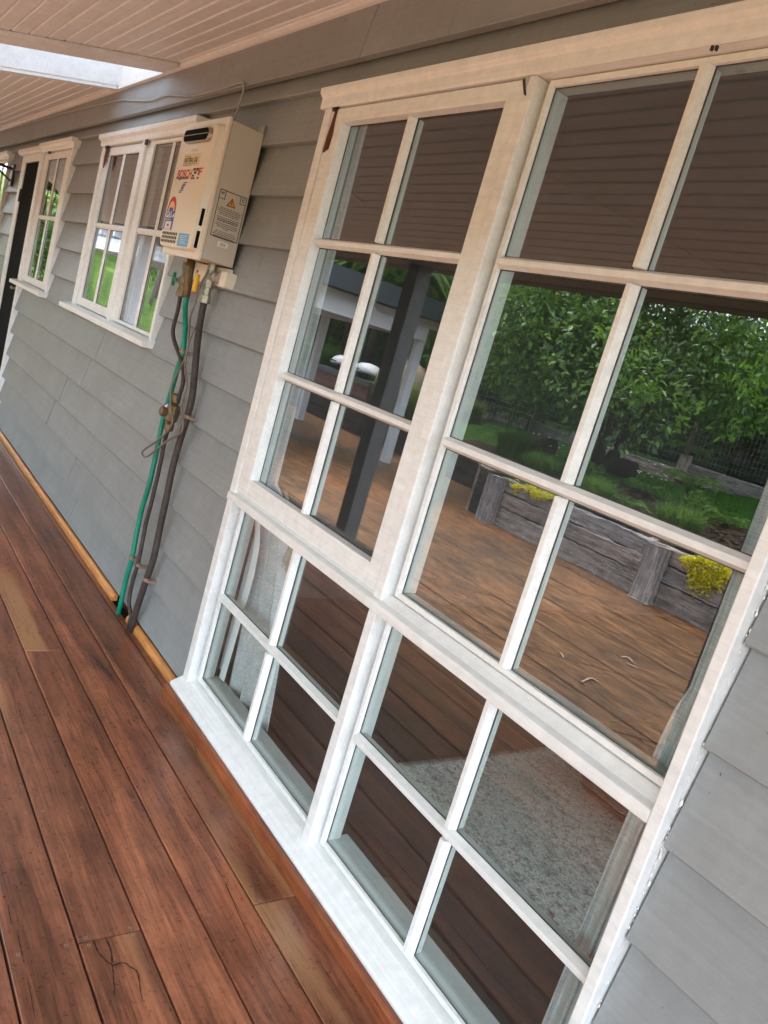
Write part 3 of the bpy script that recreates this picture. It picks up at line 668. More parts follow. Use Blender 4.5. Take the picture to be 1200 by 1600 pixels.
# flue outlet: rim, dark mouth, two bars
fl = pan(fx(.20), fx(.92), fz(.155), fz(.045), .024, FY-.0005, FY-.014, .006, 'flue_rim', M_nickel, cov)
MB().prism_y(rrect(fx(.225), fx(.895), fz(.145), fz(.056), .018), FY-.0158, FY-.010).build('flue_mouth', M_black, cov)
box('flue_bar', M_nickel, (fx(.215), fx(.905), FY-.019, FY-.0155, fz(.1035), fz(.098)), cov, .001)
for r_ in range(3):
    for c in range(10):
        x = fx(.10+.047*c); z = fz(.885+.032*r_)
        MB().prism_y(rrect(x-.0042, x+.0042, z-.0058, z+.0058, .004, 3), FY-.0012, FY+.001).build('vent_slot', M_black, cov)
for a, b in ((.655, .79), (.83, .965)):
    MB().prism_y([(0, 0)], 0, 0) if False else None
    box('side_slot', M_black, (CX1-.0045, CX1+.0005, FY+.012, FY+.024, fz(b), fz(a)), cov, .002)
FONT = {}
def text(s, x0, x1, zc, y, mat, parent, name='lettering', axis='front', xs=None, rot=0, hz=None):
    cu = bpy.data.curves.new('t', 'FONT'); cu.body = s; cu.align_x = 'CENTER'; cu.align_y = 'CENTER'; cu.size = 1; cu.extrude = 0; cu.offset = .022
    ob = bpy.data.objects.new('t', cu); COL.objects.link(ob); dg = bpy.context.evaluated_depsgraph_get()
    me = bpy.data.meshes.new_from_object(ob.evaluated_get(dg)); bpy.data.objects.remove(ob); bpy.data.curves.remove(cu)
    vv = np.array([q.co[:] for q in me.vertices]); mn, mxx = vv.min(0), vv.max(0); cx, cy = (mn+mxx)[:2]/2; W_ = mxx[0]-mn[0]; Hh = mxx[1]-mn[1]
    sx = (x1-x0)/W_; sz = sx if hz is None else hz/Hh
    for q_ in me.vertices:
        a, b = (q_.co.x-cx)*sx, (q_.co.y-cy)*sz
        if rot: a, b = b, -a
        if axis == 'front': q_.co = ((x0+x1)/2+a, y, zc+b)
        else: q_.co = (y, (x0+x1)/2+a, zc+b)
    me.materials.clear(); me.materials.append(mat); return linkobj(name, me, None, parent)
def decal(x0, x1, z0, z1, mat, name='sticker', d=.0006, par=None): return box(name, mat, (x0, x1, FY-d, FY+.0005, z0, z1), par or cov)
decal(fx(.40), fx(.64), fz(.222), fz(.190), M_cream, 'rating_sticker', .0005)
text('NE 09876', fx(.42), fx(.62), fz(.206), FY-.0009, M_ink, cov) if False else [decal(fx(.43), fx(.61), fz(.203+.012*i), fz(.200+.012*i), M_greycable, 'print_line', .0009) for i in range(2)]
decal(fx(.25), fx(.72), fz(.335), fz(.235), M_tan, 'gas_type_sticker', .0005)
text('NATURAL GAS', fx(.28), fx(.66), fz(.285), FY-.0009, M_ink, cov, hz=.019)
for a, b, c in ((.28, .45, .252), (.27, .66, .312), (.27, .50, .325)): decal(fx(a), fx(b), fz(c+.003), fz(c), M_ink, 'print_line', .0009)
text('BOSCH', fx(.16), fx(.58), fz(.395), FY-.0009, M_red, cov, hz=.032)
text('Highflow', fx(.14), fx(.52), fz(.432), FY-.0009, M_ink, cov, hz=.013)
for i, (a, b, c, d, mt) in enumerate(((.60, .66, .352, .372, M_ink), (.68, .735, .352, .374, M_ink), (.64, .70, .378, .398, M_ink), (.60, .65, .404, .420, M_ink), (.745, .80, .352, .41, M_red), (.80, .86, .352, .364, M_red), (.80, .85, .376, .388, M_red), (.585, .62, .426, .440, M_ink), (.635, .68, .426, .440, M_ink), (.74, .80, .422, .440, M_red))):
    decal(fx(a), fx(b), fz(d), fz(c), mt, 'emblem_block', .0009)
for a, b, c in ((.40, .50, .462), (.38, .46, .476), (.36, .46, .488), (.36, .43, .500), (.35, .43, .512), (.33, .42, .526), (.31, .38, .540)): decal(fx(a), fx(b), fz(c+.008), fz(c), M_blue, 'blue_mark', .0009)   # small upright blue word, too blurred to read
# energy star label: red arch, blue body, white panels
arch = [(fx(.20)+.048*math.cos(t), fz(.70)+.055*math.sin(t)) for t in np.linspace(0, math.pi, 14)]
MB().prism_y(arch, FY-.0006, FY+.0005).build('rating_arch', M_red, cov)
MB().prism_y([(fx(.20)+.033*math.cos(t), fz(.70)+.037*math.sin(t)) for t in np.linspace(0, math.pi, 12)], FY-.0009, FY+.0005).build('rating_arch_face', M_tan, cov)
decal(fx(.145), fx(.255), fz(.70), fz(.672), M_blue, 'rating_star', .0012)
decal(fx(.065), fx(.335), fz(.858), fz(.70), M_blue, 'energy_label', .0006)
text('GAS', fx(.085), fx(.25), fz(.728), FY-.0011, M_pw, cov, hz=.022)
MB().prism_y([(fx(.27), fz(.745)), (fx(.325), fz(.755)), (fx(.325), fz(.715))], FY-.0010, FY).build('label_triangle', M_pw, cov)
for z in (.75, .768): decal(fx(.085), fx(.26), fz(z+.005), fz(z), M_pw, 'print_line', .0010)
decal(fx(.11), fx(.29), fz(.856), fz(.785), M_pw, 'label_panel', .0010); decal(fx(.17), fx(.23), fz(.828), fz(.808), M_red, 'label_mark', .0014)
for z in (.792, .838, .846): decal(fx(.13), fx(.27), fz(z+.003), fz(z), M_greycable, 'print_line', .0013)
decal(fx(.60), fx(.90), fz(.975), fz(.872), M_lblue, 'blue_sticker', .0006)
for i in range(5): decal(fx(.65), fx(.85-.03*(i % 2)), fz(.893+.015*i), fz(.889+.015*i), M_pw, 'print_line', .0010)
# warning plate printed on the side (plane x = HX1)
SXF = HX1+.0008
def sd_(y0, y1, z0, z1, mat, d=.0008, name='print_line'): return box(name, mat, (HX1-.0005, HX1+d, y0, y1, z0, z1), cab)
cab = [c for c in H.children if c.name.startswith('cabinet')][0]
Y0, Y1, Z0, Z1 = -.136, -.030, 1.617, 1.781
for a, b, c, d in ((Y0, Y1, Z1-.0025, Z1), (Y0, Y1, Z0, Z0+.0025), (Y0, Y0+.002, Z0, Z1), (Y1-.002, Y1, Z0, Z1), (Y0, Y0+.022, Z1-.032, Z1-.030), (Y0+.022, Y0+.024, Z1-.032, Z1), (Y1-.022, Y1, Z1-.028, Z1-.026), (Y1-.024, Y1-.022, Z1-.028, Z1)): sd_(a, b, c, d, M_ink, .0008, 'plate_border')
text('W', Y0+.004, Y0+.019, Z1-.012, SXF+.0003, M_ink, cab, axis='side', hz=.010)
text('C', Y1-.017, Y1-.006, Z1-.013, SXF+.0003, M_ink, cab, axis='side', hz=.012)
def tri(c, s, mat, x): MB().add([(x, c[0]-s*.8, c[1]-s*.6), (x, c[0]+s*.8, c[1]-s*.6), (x, c[0], c[1]+s*.8)], [(0, 1, 2)]).build('warning_triangle', mat, cab)
tri((-.084, 1.745), .022, M_ink, SXF); tri((-.084, 1.7445), .0165, M_orange, SXF+.0004); sd_(-.0855, -.0825, 1.739, 1.753, M_ink, .0018)
zz = 1.722
for i in range(17):
    if i in (5, 8, 12): zz -= .004
    bold = i in (6, 7); cen = i == 11
    wdt = .02 if cen else random.uniform(.072, .092); y_ = -.083-wdt/2; e = y_+wdt
    while y_ < e:
        l_ = random.uniform(.004, .012); sd_(y_, min(e, y_+l_), zz-(.0032 if bold else .0020), zz, M_ink, .0007); y_ += l_+.0018
    zz -= .0058
sd_(-.100, -.062, 1.588, 1.606, M_pw, .0006, 'barcode_sticker'); [sd_(-.094, -.068, 1.592+.004*i, 1.5935+.004*i, M_ink, .001) for i in range(3)]
# brackets
MB().box(HX1-.06, HX1-.01, -.024, -.016, HZ1, HZ1+.03).build('wall_bracket', M_nickel, H)
MB().box(-1.25, -.90, -.034, -.016, HZ0-.075, HZ0-.006).box(-.91, -.855, -.060, -.016, HZ0-.078, HZ0-.02).build('lower_bracket', M_cream, H, bev=.003)
for s_ in ((-1.20, HZ0-.04), (-.93, HZ0-.03), (-.88, HZ0-.05)): MB().lathe((s_[0], -.036, s_[1]), [(.006, 0), (.006, -.004), (.002, -.005)], 10, 'y').build('screw', M_silver, H)
kids(H)

# ---------------------------------------------------------------- pipes
def pp(pts, y=-.05, sc=2.668, ox=150, oy=400): return [at_y(ox+a/sc, oy+b/sc, (y if not hasattr(y, '__len__') else y[i])) for i, (a, b) in enumerate(pts)]
g_p = [(388, 60), (380, 150), (371, 220), (372, 300), (362, 400), (340, 470), (315, 560), (280, 680), (255, 800), (225, 940), (190, 1060), (165, 1180), (150, 1260), (125, 1350), (105, 1440)]
t = thing('green_water_pipe', 'green plastic water pipe running down the wall beside the window', 'pipe', tuple(pp([g_p[-1]])[0]), 'pipes under the water heater')
path = spline(pp(g_p, -.048)); path.append(path[-1]+np.array([.0, 0, -.12])); MB().tube(path[6:], .0108, 10).build('tube', M_green, t, True)
v = path[0]; MB().tube([path[0]+np.array([0, 0, .06]), path[0], path[4], path[8]], [.017, .019, .016, .0135], 12).build('brass_union', M_brass, t, True); kids(t)
b_p = [(355, 150), (340, 230), (322, 300), (325, 350), (350, 420), (364, 470), (362, 530), (345, 590), (330, 625), (318, 660), (300, 720), (285, 780), (265, 880), (235, 1010), (205, 1130), (180, 1260), (152, 1360), (138, 1440), (146, 1500)]
t = thing('lagged_water_pipe', 'thin black lagged water pipe with a brass tempering valve halfway down', 'pipe', tuple(pp([b_p[-1]])[0]), 'pipes under the water heater')
path = spline(pp(b_p, -.056)); path.append(path[-1]+np.array([0, 0, -.08])); MB().tube(path, .0085, 10).build('tube', M_lag, t, True)
top = path[0]
MB().lathe((top[0], top[1], top[2]), [(.013, -.02), (.019, -.018), (.019, .012), (.015, .014), (.015, .03), (.021, .032), (.021, .06), (.014, .062), (.014, .09), (.019, .092), (.019, .12)], 6).build('brass_valve', M_brass, t)
MB().box(top[0]-.06, top[0]-.045, top[1]-.03, top[1]-.018, top[2]+.015, top[2]+.07).box(top[0]-.05, top[0]-.01, top[1]-.028, top[1]-.02, top[2]+.035, top[2]+.05).build('green_lever', M_greenlever, t, bev=.003)
c = pp([(318, 655)], -.06)[0]
mv = MB().lathe((c[0], c[1], c[2]), [(.012, -.075), (.019, -.07), (.019, -.045), (.014, -.042), (.024, -.03), (.026, .0), (.024, .03), (.014, .04), (.02, .045), (.02, .075), (.012, .08)], 10)
mv.lathe((c[0]-.005, c[1], c[2]), [(.016, 0), (.018, -.02), (.02, -.045), (.012, -.05)], 10, 'y').build('tempering_valve', M_brass, t)
MB().lathe((c[0]-.075, c[1], c[2]+.012), [(.011, 0), (.013, .01), (.013, .055), (.010, .07)], 10, 'x').build('valve_cap', M_pw, t); MB().lathe((c[0]-.079, c[1], c[2]+.012), [(.0135, -.001), (.0138, .016)], 10, 'x').build('blue_cap_ring', M_blue, t); kids(t)
k_p = [(458, 165), (440, 240), (424, 350), (410, 500), (400, 590), (375, 690), (350, 770), (320, 880), (295, 1000), (265, 1140), (240, 1260), (210, 1350), (180, 1440), (160, 1500)]
t = thing('gas_pipe', 'thick dark brown gas pipe clipped to the weatherboards', 'pipe', tuple(pp([k_p[-1]])[0]), 'pipes under the water heater')
path = spline(pp(k_p, -.050)); path.append(path[-1]+np.array([0, 0, -.08])); MB().tube(path, .0135, 12).build('tube', M_lag, t, True)
top = path[0]
MB().lathe((top[0], top[1], top[2]), [(.017, -.03), (.024, -.028), (.024, .0), (.018, .002), (.018, .03), (.025, .032), (.025, .06), (.019, .062), (.022, .075), (.019, .1), (.019, .13)], 8).build('gas_valve', M_nickel, t)
MB().box(top[0]-.045, top[0]-.02, top[1]-.045, top[1]-.03, top[2]+.0, top[2]+.07).build('yellow_lever', M_yellow, t, bev=.004)
MB().lathe((top[0]+.015, top[1], top[2]+.075), [(.014, 0), (.014, .02), (.021, .022), (.021, .05), (.016, .052), (.023, .075), (.023, .10)], 10, 'x').build('side_fitting', M_nickel, t); kids(t)
th = [(470, 60), (432, 130), (410, 210), (392, 260), (380, 400), (345, 480), (317, 540), (312, 620), (320, 690), (290, 740), (240, 780), (200, 808), (193, 826), (212, 836), (260, 800), (310, 762), (350, 740), (363, 700), (358, 620), (378, 540), (372, 460), (385, 370), (420, 280)]
t = MB().tube(spline(pp(th, -.082), 8), .0042, 7).build('control_cable', M_cable, None, True); tag(t, 'thin brown looped cable hanging among the pipes', 'cable')
for (a, b, yy) in ((150, 1258, -.048), (180, 1290, -.056), (213, 1350, -.05), (385, 672, -.05), (362, 398, -.048)):
    c = pp([(a, b)], yy)[0]; r_ = .0140 if a in (213, 385) else (.009 if a == 180 else .0113)
    o = MB().lathe((c[0], c[1], c[2]-.006), [(r_+.0005, 0), (r_+.003, .001), (r_+.003, .013), (r_+.0005, .014)], 12).box(c[0]+r_, c[0]+r_+.012, c[1]-.004, -.012, c[2]-.006, c[2]+.006).build('pipe_clip', M_clip)
    tag(o, {150: 'small metal clip near the foot of the green pipe', 180: 'small clip near the foot of the thin black pipe', 213: 'clip near the foot of the thick gas pipe', 385: 'clip halfway up the thick gas pipe', 362: 'clip on the green pipe just below the heater'}[a], 'clip', 'clips holding the pipes')
M_check = plain('dark_timber_check', (.045, .024, .017), .9, spec=.1)
def on_deck(a, b):
    d = ray(a/2.286, 900+b/2.286); return CP+d*((.0-CP[2])/d[2])
for pts, w0, w1 in (([(330, 1300), (350, 1345), (380, 1380), (400, 1395), (405, 1450), (410, 1505)], .006, .002), ([(375, 1292), (395, 1340), (400, 1385)], .004, .005), ([(400, 1395), (440, 1385), (465, 1400), (490, 1420), (500, 1480), (510, 1530)], .006, .0015), ([(28, 1175), (34, 1215), (40, 1250)], .002, .002), ([(60, 1265), (75, 1340), (86, 1390)], .002, .003), ([(95, 1430), (108, 1495), (125, 1590)], .002, .0025), ([(630, 520), (660, 560), (690, 600), (705, 640)], .002, .0025), ([(560, 680), (640, 830), (720, 960), (800, 1090)], .0012, .003), ([(800, 1090), (870, 1250), (940, 1390), (1060, 1590)], .003, .002), ([(45, 370), (50, 440), (60, 500)], .0015, .0012), ([(100, 580), (150, 680), (190, 800)], .001, .0015)):
    P_ = spline([on_deck(*q_) for q_ in pts], 5); vs = []; n_ = len(P_)
    for i, q_ in enumerate(P_):
        tg = P_[min(i+1, n_-1)]-P_[max(i-1, 0)]; nn = np.array([-tg[1], tg[0], 0]); nn /= np.linalg.norm(nn)+1e-9; ww = (w0+(w1-w0)*i/(n_-1))*random.uniform(.35, .95)/2*(.25 if i in (0, n_-1) else 1)
        vs += [(*(q_+nn*ww)[:2], .0026), (*(q_-nn*ww)[:2], .0026)]
    MB().add(vs, [(2*i, 2*i+1, 2*i+3, 2*i+2) for i in range(n_-1)]).build('timber_check', M_check, deck)
hole = box('deck_notch', M_black, (-1.30, -1.0, -.040, -.012, -.02, .0035), deck)
# cable tacked under the frieze
cp_ = [(0, 206), (60, 188), (120, 172), (185, 157), (205, 157), (235, 157), (255, 150), (272, 149), (300, 150), (330, 143), (352, 137), (376, 129), (381, 134), (378, 150), (371, 172), (366, 188)]
t = MB().tube(spline([at_y(u, v, -.042) for u, v in cp_], 6), .0042, 6).build('electrical_cable', M_greycable, None, True); tag(t, 'thin painted cable tacked along the frieze and dropping behind the heater', 'cable')

# ---------------------------------------------------------------- lantern
c = at_y(22, 275, -.01)
L = thing('wall_lantern', 'black bracket lantern on the wall past the screen door', 'lantern', tuple(c))
MB().box(c[0]-.05, c[0]+.05, -.035, -.012, c[2]-.09, c[2]+.09).build('wall_plate', M_blackmetal, L, bev=.008)
MB().tube([(c[0], -.03, c[2]+.05), (c[0], -.16, c[2]+.055), (c[0], -.29, c[2]+.04)], .012, 8).tube([(c[0], -.03, c[2]-.05), (c[0], -.1, c[2]-.01), (c[0], -.18, c[2]+.05)], .008, 8).build('arm', M_blackmetal, L)
lx, ly, lz = c[0], -.27, c[2]-.30
MB().lathe((lx, ly, lz+.28), [(.10, 0), (.10, .012), (.04, .06), (.012, .07)], 4).build('cap', M_blackmetal, L)
fr = MB()
for a in range(4):
    an = math.radians(90*a); fr.tube([(lx+.058*math.cos(an), ly+.058*math.sin(an), lz), (lx+.085*math.cos(an), ly+.085*math.sin(an), lz+.28)], .006, 6)
fr.lathe((lx, ly, lz-.02), [(.03, 0), (.065, .008), (.065, .022)], 4).build('cage', M_blackmetal, L)
MB().lathe((lx, ly, lz+.005), [(.012, 0), (.03, .05), (.03, .15), (.012, .19)], 12).build('lamp_glass', M_whiteplastic, L, True); kids(L)

# ================================================================ ROOM THINGS
def curtain(name, label, lab2, xs_, yc, z0, z1, amp, nf, tie, mat):
    # xs_: (left,right) at top, tie, bottom
    (tl, tr), (ml, mr), (bl, br) = xs_; nz, nx = 40, 90; vs = []
    for i in range(nz+1):
        t = i/nz; z = z1+(z0-z1)*t; zt = (z1-tie)/(z1-z0)
        if t < zt: s = (t/zt)**.5; a, b = tl+(ml-tl)*s, tr+(mr-tr)*s
        else: s = ((t-zt)/(1-zt))**.3; a, b = ml+(bl-ml)*s, mr+(br-mr)*s
        for j in range(nx+1):
            u = j/nx; x = a+(b-a)*u; ph = nf*2*math.pi*u
            vs.append((x+.008*math.sin(ph*2+1), yc+amp*math.sin(ph+.6*math.sin(3*u))+.006*math.sin(ph*2.7+t*2), z+.006*math.sin(ph*.5)*(t > .97)))
    fs = [(i*(nx+1)+j, i*(nx+1)+j+1, (i+1)*(nx+1)+j+1, (i+1)*(nx+1)+j) for i in range(nz) for j in range(nx)]
    o = MB().add(vs, fs).build(name, mat, None, True); s_ = o.modifiers.new('solid', 'SOLIDIFY'); s_.thickness = .003
    tag(o, label, lab2, 'curtains behind the tall window'); return o
cl = curtain('curtain', 'grey linen curtain with white lining tied back behind the lower left panes', 'curtain', ((-.60, -.47), (-.54, -.45), (-.40, -.07)), .118, .075, 2.25, .028, 3.0, .80, M_linen)
ln = MB(); vs = []
for i in range(21):
    t = i/20; z = 2.2+(.115-2.2)*t
    for j in range(7):
        u = j/6; x = -.61+.13*u+(.16*max(0, min(1, (t-.62)*7)))+.015*math.sin(u*6); vs.append((x+(-.015 if t > .8 else 0)*(t-.8)*5, .082+.018*math.sin(u*5.5), z))
ln.add(vs, [(i*7+j, i*7+j+1, (i+1)*7+j+1, (i+1)*7+j) for i in range(20) for j in range(6)]).build('lining', M_lining, cl, True)
curtain('curtain', 'grey linen curtain hanging straight at the weatherboard end of the tall window', 'curtain', ((1.238, 1.43), (1.262, 1.43), (1.228, 1.43)), .078, .03, 2.25, .012, 2.5, .95, M_linen)
# tasselled tie-back
t = MB(); c0 = at_y(460, 862, .09)
for i in range(46):
    a = random.uniform(-.022, .022); b = random.uniform(-.02, .02); l_ = random.uniform(.10, .15)
    t.tube(spline([(c0[0]+a*.3, c0[1]+b*.3, c0[2]+.07), (c0[0]+a*.8, c0[1]+b, c0[2]+.02), (c0[0]+a*1.1+random.uniform(-.008, .008), c0[1]+b*1.1, c0[2]+.07-l_)], 3), .0019, 4)
t.lathe((c0[0], c0[1], c0[2]+.065), [(.006, 0), (.017, .012), (.015, .035), (.004, .045)], 10).tube(spline([(c0[0], c0[1], c0[2]+.10), (c0[0]-.08, c0[1]+.01, c0[2]+.09), (c0[0]-.24, c0[1]+.05, c0[2]+.14)], 5), .006, 6)
o = t.build('curtain_tassel', M_cord, None, True); tag(o, 'beige cotton tassel tie-back on the left curtain', 'tassel')
t = MB(); c0 = at_y(968, 1343, .11)
for i in range(5):
    r1 = [random.uniform(-.014, .014) for _ in range(6)]
    t.tube(spline([(c0[0]+.02, c0[1]+.01, c0[2]+.005), (c0[0]+.0+r1[0], c0[1]-.004, c0[2]+.012+r1[1]), (c0[0]-.010+r1[2], c0[1]-.006, c0[2]-.004+r1[3]), (c0[0]-.012+r1[4], c0[1]-.005, c0[2]-.022+r1[5])], 5), .0014, 5)
tag(t.build('loose_cord', M_cord, None, True), 'frayed loose cord knotted on the right curtain edge', 'cord')
r_ = MB()
rx = np.linspace(.09, 2.6, 80); ry = np.linspace(.60, 2.45, 60); vs = [(x, y, .010+.0025*math.sin(x*9+y*4)) for y in ry for x in rx]
r_.add(vs, [(j*80+i, j*80+i+1, (j+1)*80+i+1, (j+1)*80+i) for j in range(59) for i in range(79)]); o = r_.build('rug', M_rug, None, True)
s_ = o.modifiers.new('solid', 'SOLIDIFY'); s_.thickness = .009; s_.offset = -1; tag(o, 'faded beige and grey patterned rug on the dark floor inside', 'rug')
P = thing('ottoman', 'low dark brown ottoman with white piping standing on the rug', 'ottoman', (.80, 1.75, .012))
rings = [(.012, .03), (.03, .0), (.10, -.02), (.20, -.02), (.27, .0), (.31, .05), (.32, .12)]; vs = []
for z_, ins in rings: vs += [(a, b, z_) for a, b in rrect(.33+ins, 1.15-ins, 1.27+ins, 1.95-ins, .12, 6)]
n_ = len(vs)//len(rings)
MB().add(vs, [(L_*n_+i_, L_*n_+(i_+1) % n_, (L_+1)*n_+(i_+1) % n_, (L_+1)*n_+i_) for L_ in range(len(rings)-1) for i_ in range(n_)]+[tuple(range(n_))[::-1], tuple(range(n_*(len(rings)-1), n_*len(rings)))]).build('seat', M_pouf, P, True)
lp = [(a, b, .15) for a, b in rrect(.31, 1.17, 1.25, 1.97, .14, 8)]; MB().tube(lp+[lp[0]], .008, 7, False).build('piping', M_pw, P, True); kids(P)

# ================================================================ GARDEN
def leafmesh(name, C_, D_, L_, Wd, mat, parent, fold=.25, kind=None, U=None):
    """many leaves in one mesh: centre-base C_, direction D_, length L_, width Wd"""
    n = len(C_); C_ = np.asarray(C_, float); D_ = np.asarray(D_, float); D_ /= np.linalg.norm(D_, axis=1)[:, None]+1e-9
    if U is None: U = rng.normal(size=(n, 3)); U[:, 2] += 1.2
    S_ = np.cross(D_, U); S_ /= np.linalg.norm(S_, axis=1)[:, None]+1e-9; Nn = np.cross(S_, D_)
    L_ = np.broadcast_to(np.asarray(L_, float), (n,))[:, None]; Wd = np.broadcast_to(np.asarray(Wd, float), (n,))[:, None]
    mid = C_+D_*L_*.45-Nn*L_*.03; tip = C_+D_*L_-Nn*L_*.16
    a = mid+S_*Wd*.5+Nn*Wd*fold; b = mid-S_*Wd*.5+Nn*Wd*fold
    V = np.stack([C_, a, tip, b, mid], 1).reshape(-1, 3)
    i = np.arange(n)*5
    F = np.stack([np.stack([i, i+1, i+4], 1), np.stack([i+1, i+2, i+4], 1), np.stack([i+4, i+2, i+3], 1), np.stack([i, i+4, i+3], 1)], 1).reshape(-1, 3)
    return rawmesh(name, V, F, mat, parent, kind)
def rawmesh(name, V, F, mat, parent=None, kind=None, smooth=False):
    me = bpy.data.meshes.new(name); me.vertices.add(len(V)); me.vertices.foreach_set('co', np.asarray(V, np.float32).ravel())
    k = F.shape[1]; me.loops.add(F.size); me.loops.foreach_set('vertex_index', F.astype(np.int32).ravel())
    me.polygons.add(len(F)); me.polygons.foreach_set('loop_start', (np.arange(len(F))*k).astype(np.int32)); me.update(calc_edges=True); me.validate()
    o = linkobj(name, me, mat, parent, smooth)
    if kind: o['kind'] = kind
    return o
def blades(name, base, H_, Wd, spread, mat, parent=None, kind=None, droop=.5):
    n = len(base); base = np.asarray(base, float); a = rng.uniform(0, 2*math.pi, n); s = rng.uniform(.15, 1, n)*spread
    d = np.stack([np.cos(a)*s, np.sin(a)*s, np.zeros(n)], 1); h = H_*rng.uniform(.6, 1.1, n)[:, None]
    side = np.stack([-np.sin(a), np.cos(a), np.zeros(n)], 1)*Wd/2; up = np.array([[0, 0, 1.]])
    m1 = base+d*h*.35+up*h*.62; tip = base+d*h*1.0+up*h*(1-droop*s[:, None]*.9)
    V = np.stack([base-side, base+side, m1+side*.8, m1-side*.8, tip], 1).reshape(-1, 3); i = np.arange(n)*5
    F = np.stack([np.stack([i, i+1, i+2], 1), np.stack([i, i+2, i+3], 1), np.stack([i+3, i+2, i+4], 1)], 1).reshape(-1, 3)
    return rawmesh(name, V, F, mat, parent, kind)
# ---- sleeper retaining wall beside the patio
RW = thing('retaining_wall', 'weathered grey railway sleeper retaining wall beside the brown patio', 'retaining wall', (-1.0, -5.3, -.15))
def rough_box(x0, x1, y0, y1, z0, z1, axis, seg, jit):
    """box with wobbly long edges"""
    mb = MB(); n = max(2, seg); out = []
    for i in range(n+1):
        t = i/n; j = lambda: random.uniform(-jit, jit)
        if axis == 0: x = x0+(x1-x0)*t; ring = [(x, y0+j(), z0+j()*.4), (x, y1, z0), (x, y1, z1+j()), (x, y0+.012+j(), z1+j()), (x, y0+j(), z1-.012+j())]
        else: z = z0+(z1-z0)*t; ring = [(x0+j(), y0+j(), z), (x1+j(), y0+j(), z), (x1+j(), y1, z), (x0+j(), y1, z)]
        out += ring
    m_ = 5 if axis == 0 else 4
    fs = [(i*m_+k, (i+1)*m_+k, (i+1)*m_+(k+1) % m_, i*m_+(k+1) % m_) for i in range(n) for k in range(m_)]
    if axis == 2: fs = [f[::-1] for f in fs]
    return mb.add(out, fs+[tuple(range(m_)), tuple(range(n*m_, n*m_+m_))[::-1]])
for rI, (za, zb) in enumerate(((-.15, .068), (.080, .240), (.252, .405))):
    for a, b in ((-4.55, -2.32), (-2.315, .1), (.105, 2.5), (2.505, 4.9)):
        # garden faces the house, so the visible face is at y1
        yo = random.choice((0, .012, .022, .03)); o = rough_box(a+random.uniform(.002, .012), b, 5.30+yo, 5.48, za, zb, 0, 26, .009); o.v = [(x, -y, z) for x, y, z in o.v]; o.f = [f[::-1] for f in o.f]
        o.build('sleeper', M_sleeper if rI else M_sleeper, RW)
def upright(x, y, z0, z1, wd, dp, par, mat=None):
    o = rough_box(x-wd/2, x+wd/2, y, y+dp, z0, z1, 2, 10, .006); o.v = [(a+.0, b, c+(.02*math.sin(a*60) if c > z1-.01 else 0)) for a, b, c in o.v]
    return o.build('upright', mat or M_sleeperv, par, bev=.008)
box('backing', M_black, (-4.5, 4.85, -5.47, -5.40, -.15, .33), RW)
for x in (-4.50, -2.20, .22, 2.6): upright(x, -5.298, -.15, .395, .22, .115, RW)
for x, y in ((-4.92, -5.52), (-5.25, -5.95)): upright(x, y, -.15, .42+.05*(x < -5), .2, .13, RW)
kids(RW)
RB = thing('retaining_wall', 'low dark sleeper edging at the back of the patio behind the pergola', 'retaining wall', (-9, -6.75, -.15))
for rI, (za, zb) in enumerate(((-.15, .06), (.065, .27))):
    for a, b in ((-16, -13.1), (-13.08, -10.2), (-10.18, -7.3), (-7.28, -5.3)):
        o = rough_box(a, b, 6.70, 6.88, za, zb, 0, 16, .008); o.v = [(x, -y, z) for x, y, z in o.v]; o.f = [f[::-1] for f in o.f]; o.build('sleeper', M_darksl, RB)
kids(RB)
RC = thing('retaining_wall', 'return wall of dark sleepers stepping back beside the two leaning uprights', 'retaining wall', (-5.0, -6.1, -.15))
for rI, (za, zb) in enumerate(((-.15, .07), (.075, .24), (.245, .40))): rough_box(-4.93, -4.75, -6.75, -5.35, za, zb, 2, 2, .005).build('sleeper', M_darksl, RC)
kids(RC)
# ---- lawn edging, back wall and wire fence
def gz(x, y): return tz(x, y)
SB = thing('sleeper_edging', 'grey sleeper edging along the far side of the lawn under the wire fence', 'edging', (-6, -11, gz(-6, -11)))
for k in range(9):
    a = -15+2.3*k; y = -10.2-.10*(a+15)*.6; z = gz(a+1.1, y)
    o = rough_box(a, a+2.28, 0, .16, z-.1, z+.20+(.16 if k > 5 else 0), 0, 10, .008); o.v = [(x, y-b, c) for x, b, c in o.v]; o.f = [f[::-1] for f in o.f]; o.build('sleeper', M_sleeper, SB)
    upright(a, y+.01, z-.1, z+.34+(.2 if k > 5 else 0), .18, .12, SB)
kids(SB)
def wire_fence(label, p0, p1, h, nposts, dx, dz, mat, group, r=.0022):
    p0, p1 = np.array(p0), np.array(p1); L_ = np.linalg.norm(p1-p0); d = (p1-p0)/L_
    T = thing('wire_fence', label, 'fence', (*p0, gz(*p0)), group)
    for k in range(nposts+1):
        q = p0+(p1-p0)*k/nposts; z = gz(*q); MB().lathe((q[0], q[1], z-.1), [(.045, 0), (.045, h+.16), (.03, h+.18)], 10).build('fence_post', M_bark, T, True)
    m = MB(); n = int(L_/dx)
    for i in range(n+1):
        q = p0+d*L_*i/n; z = gz(*q); m.tube([(q[0], q[1], z+.02), (q[0], q[1], z+h)], r, 3, False)
    for j in range(int(h/dz)+1):
        m.tube([(*(p0+(p1-p0)*t), gz(*(p0+(p1-p0)*t))+.02+j*dz) for t in np.linspace(0, 1, 12)], r, 3, False)
    m.build('wire_mesh', mat, T); kids(T); return T
wire_fence('pale wire mesh fence behind the citrus tree on the lawn edge', (-16, -10.3), (4, -11.6), 1.15, 8, .075, .10, M_wire, 'wire fences in the garden')
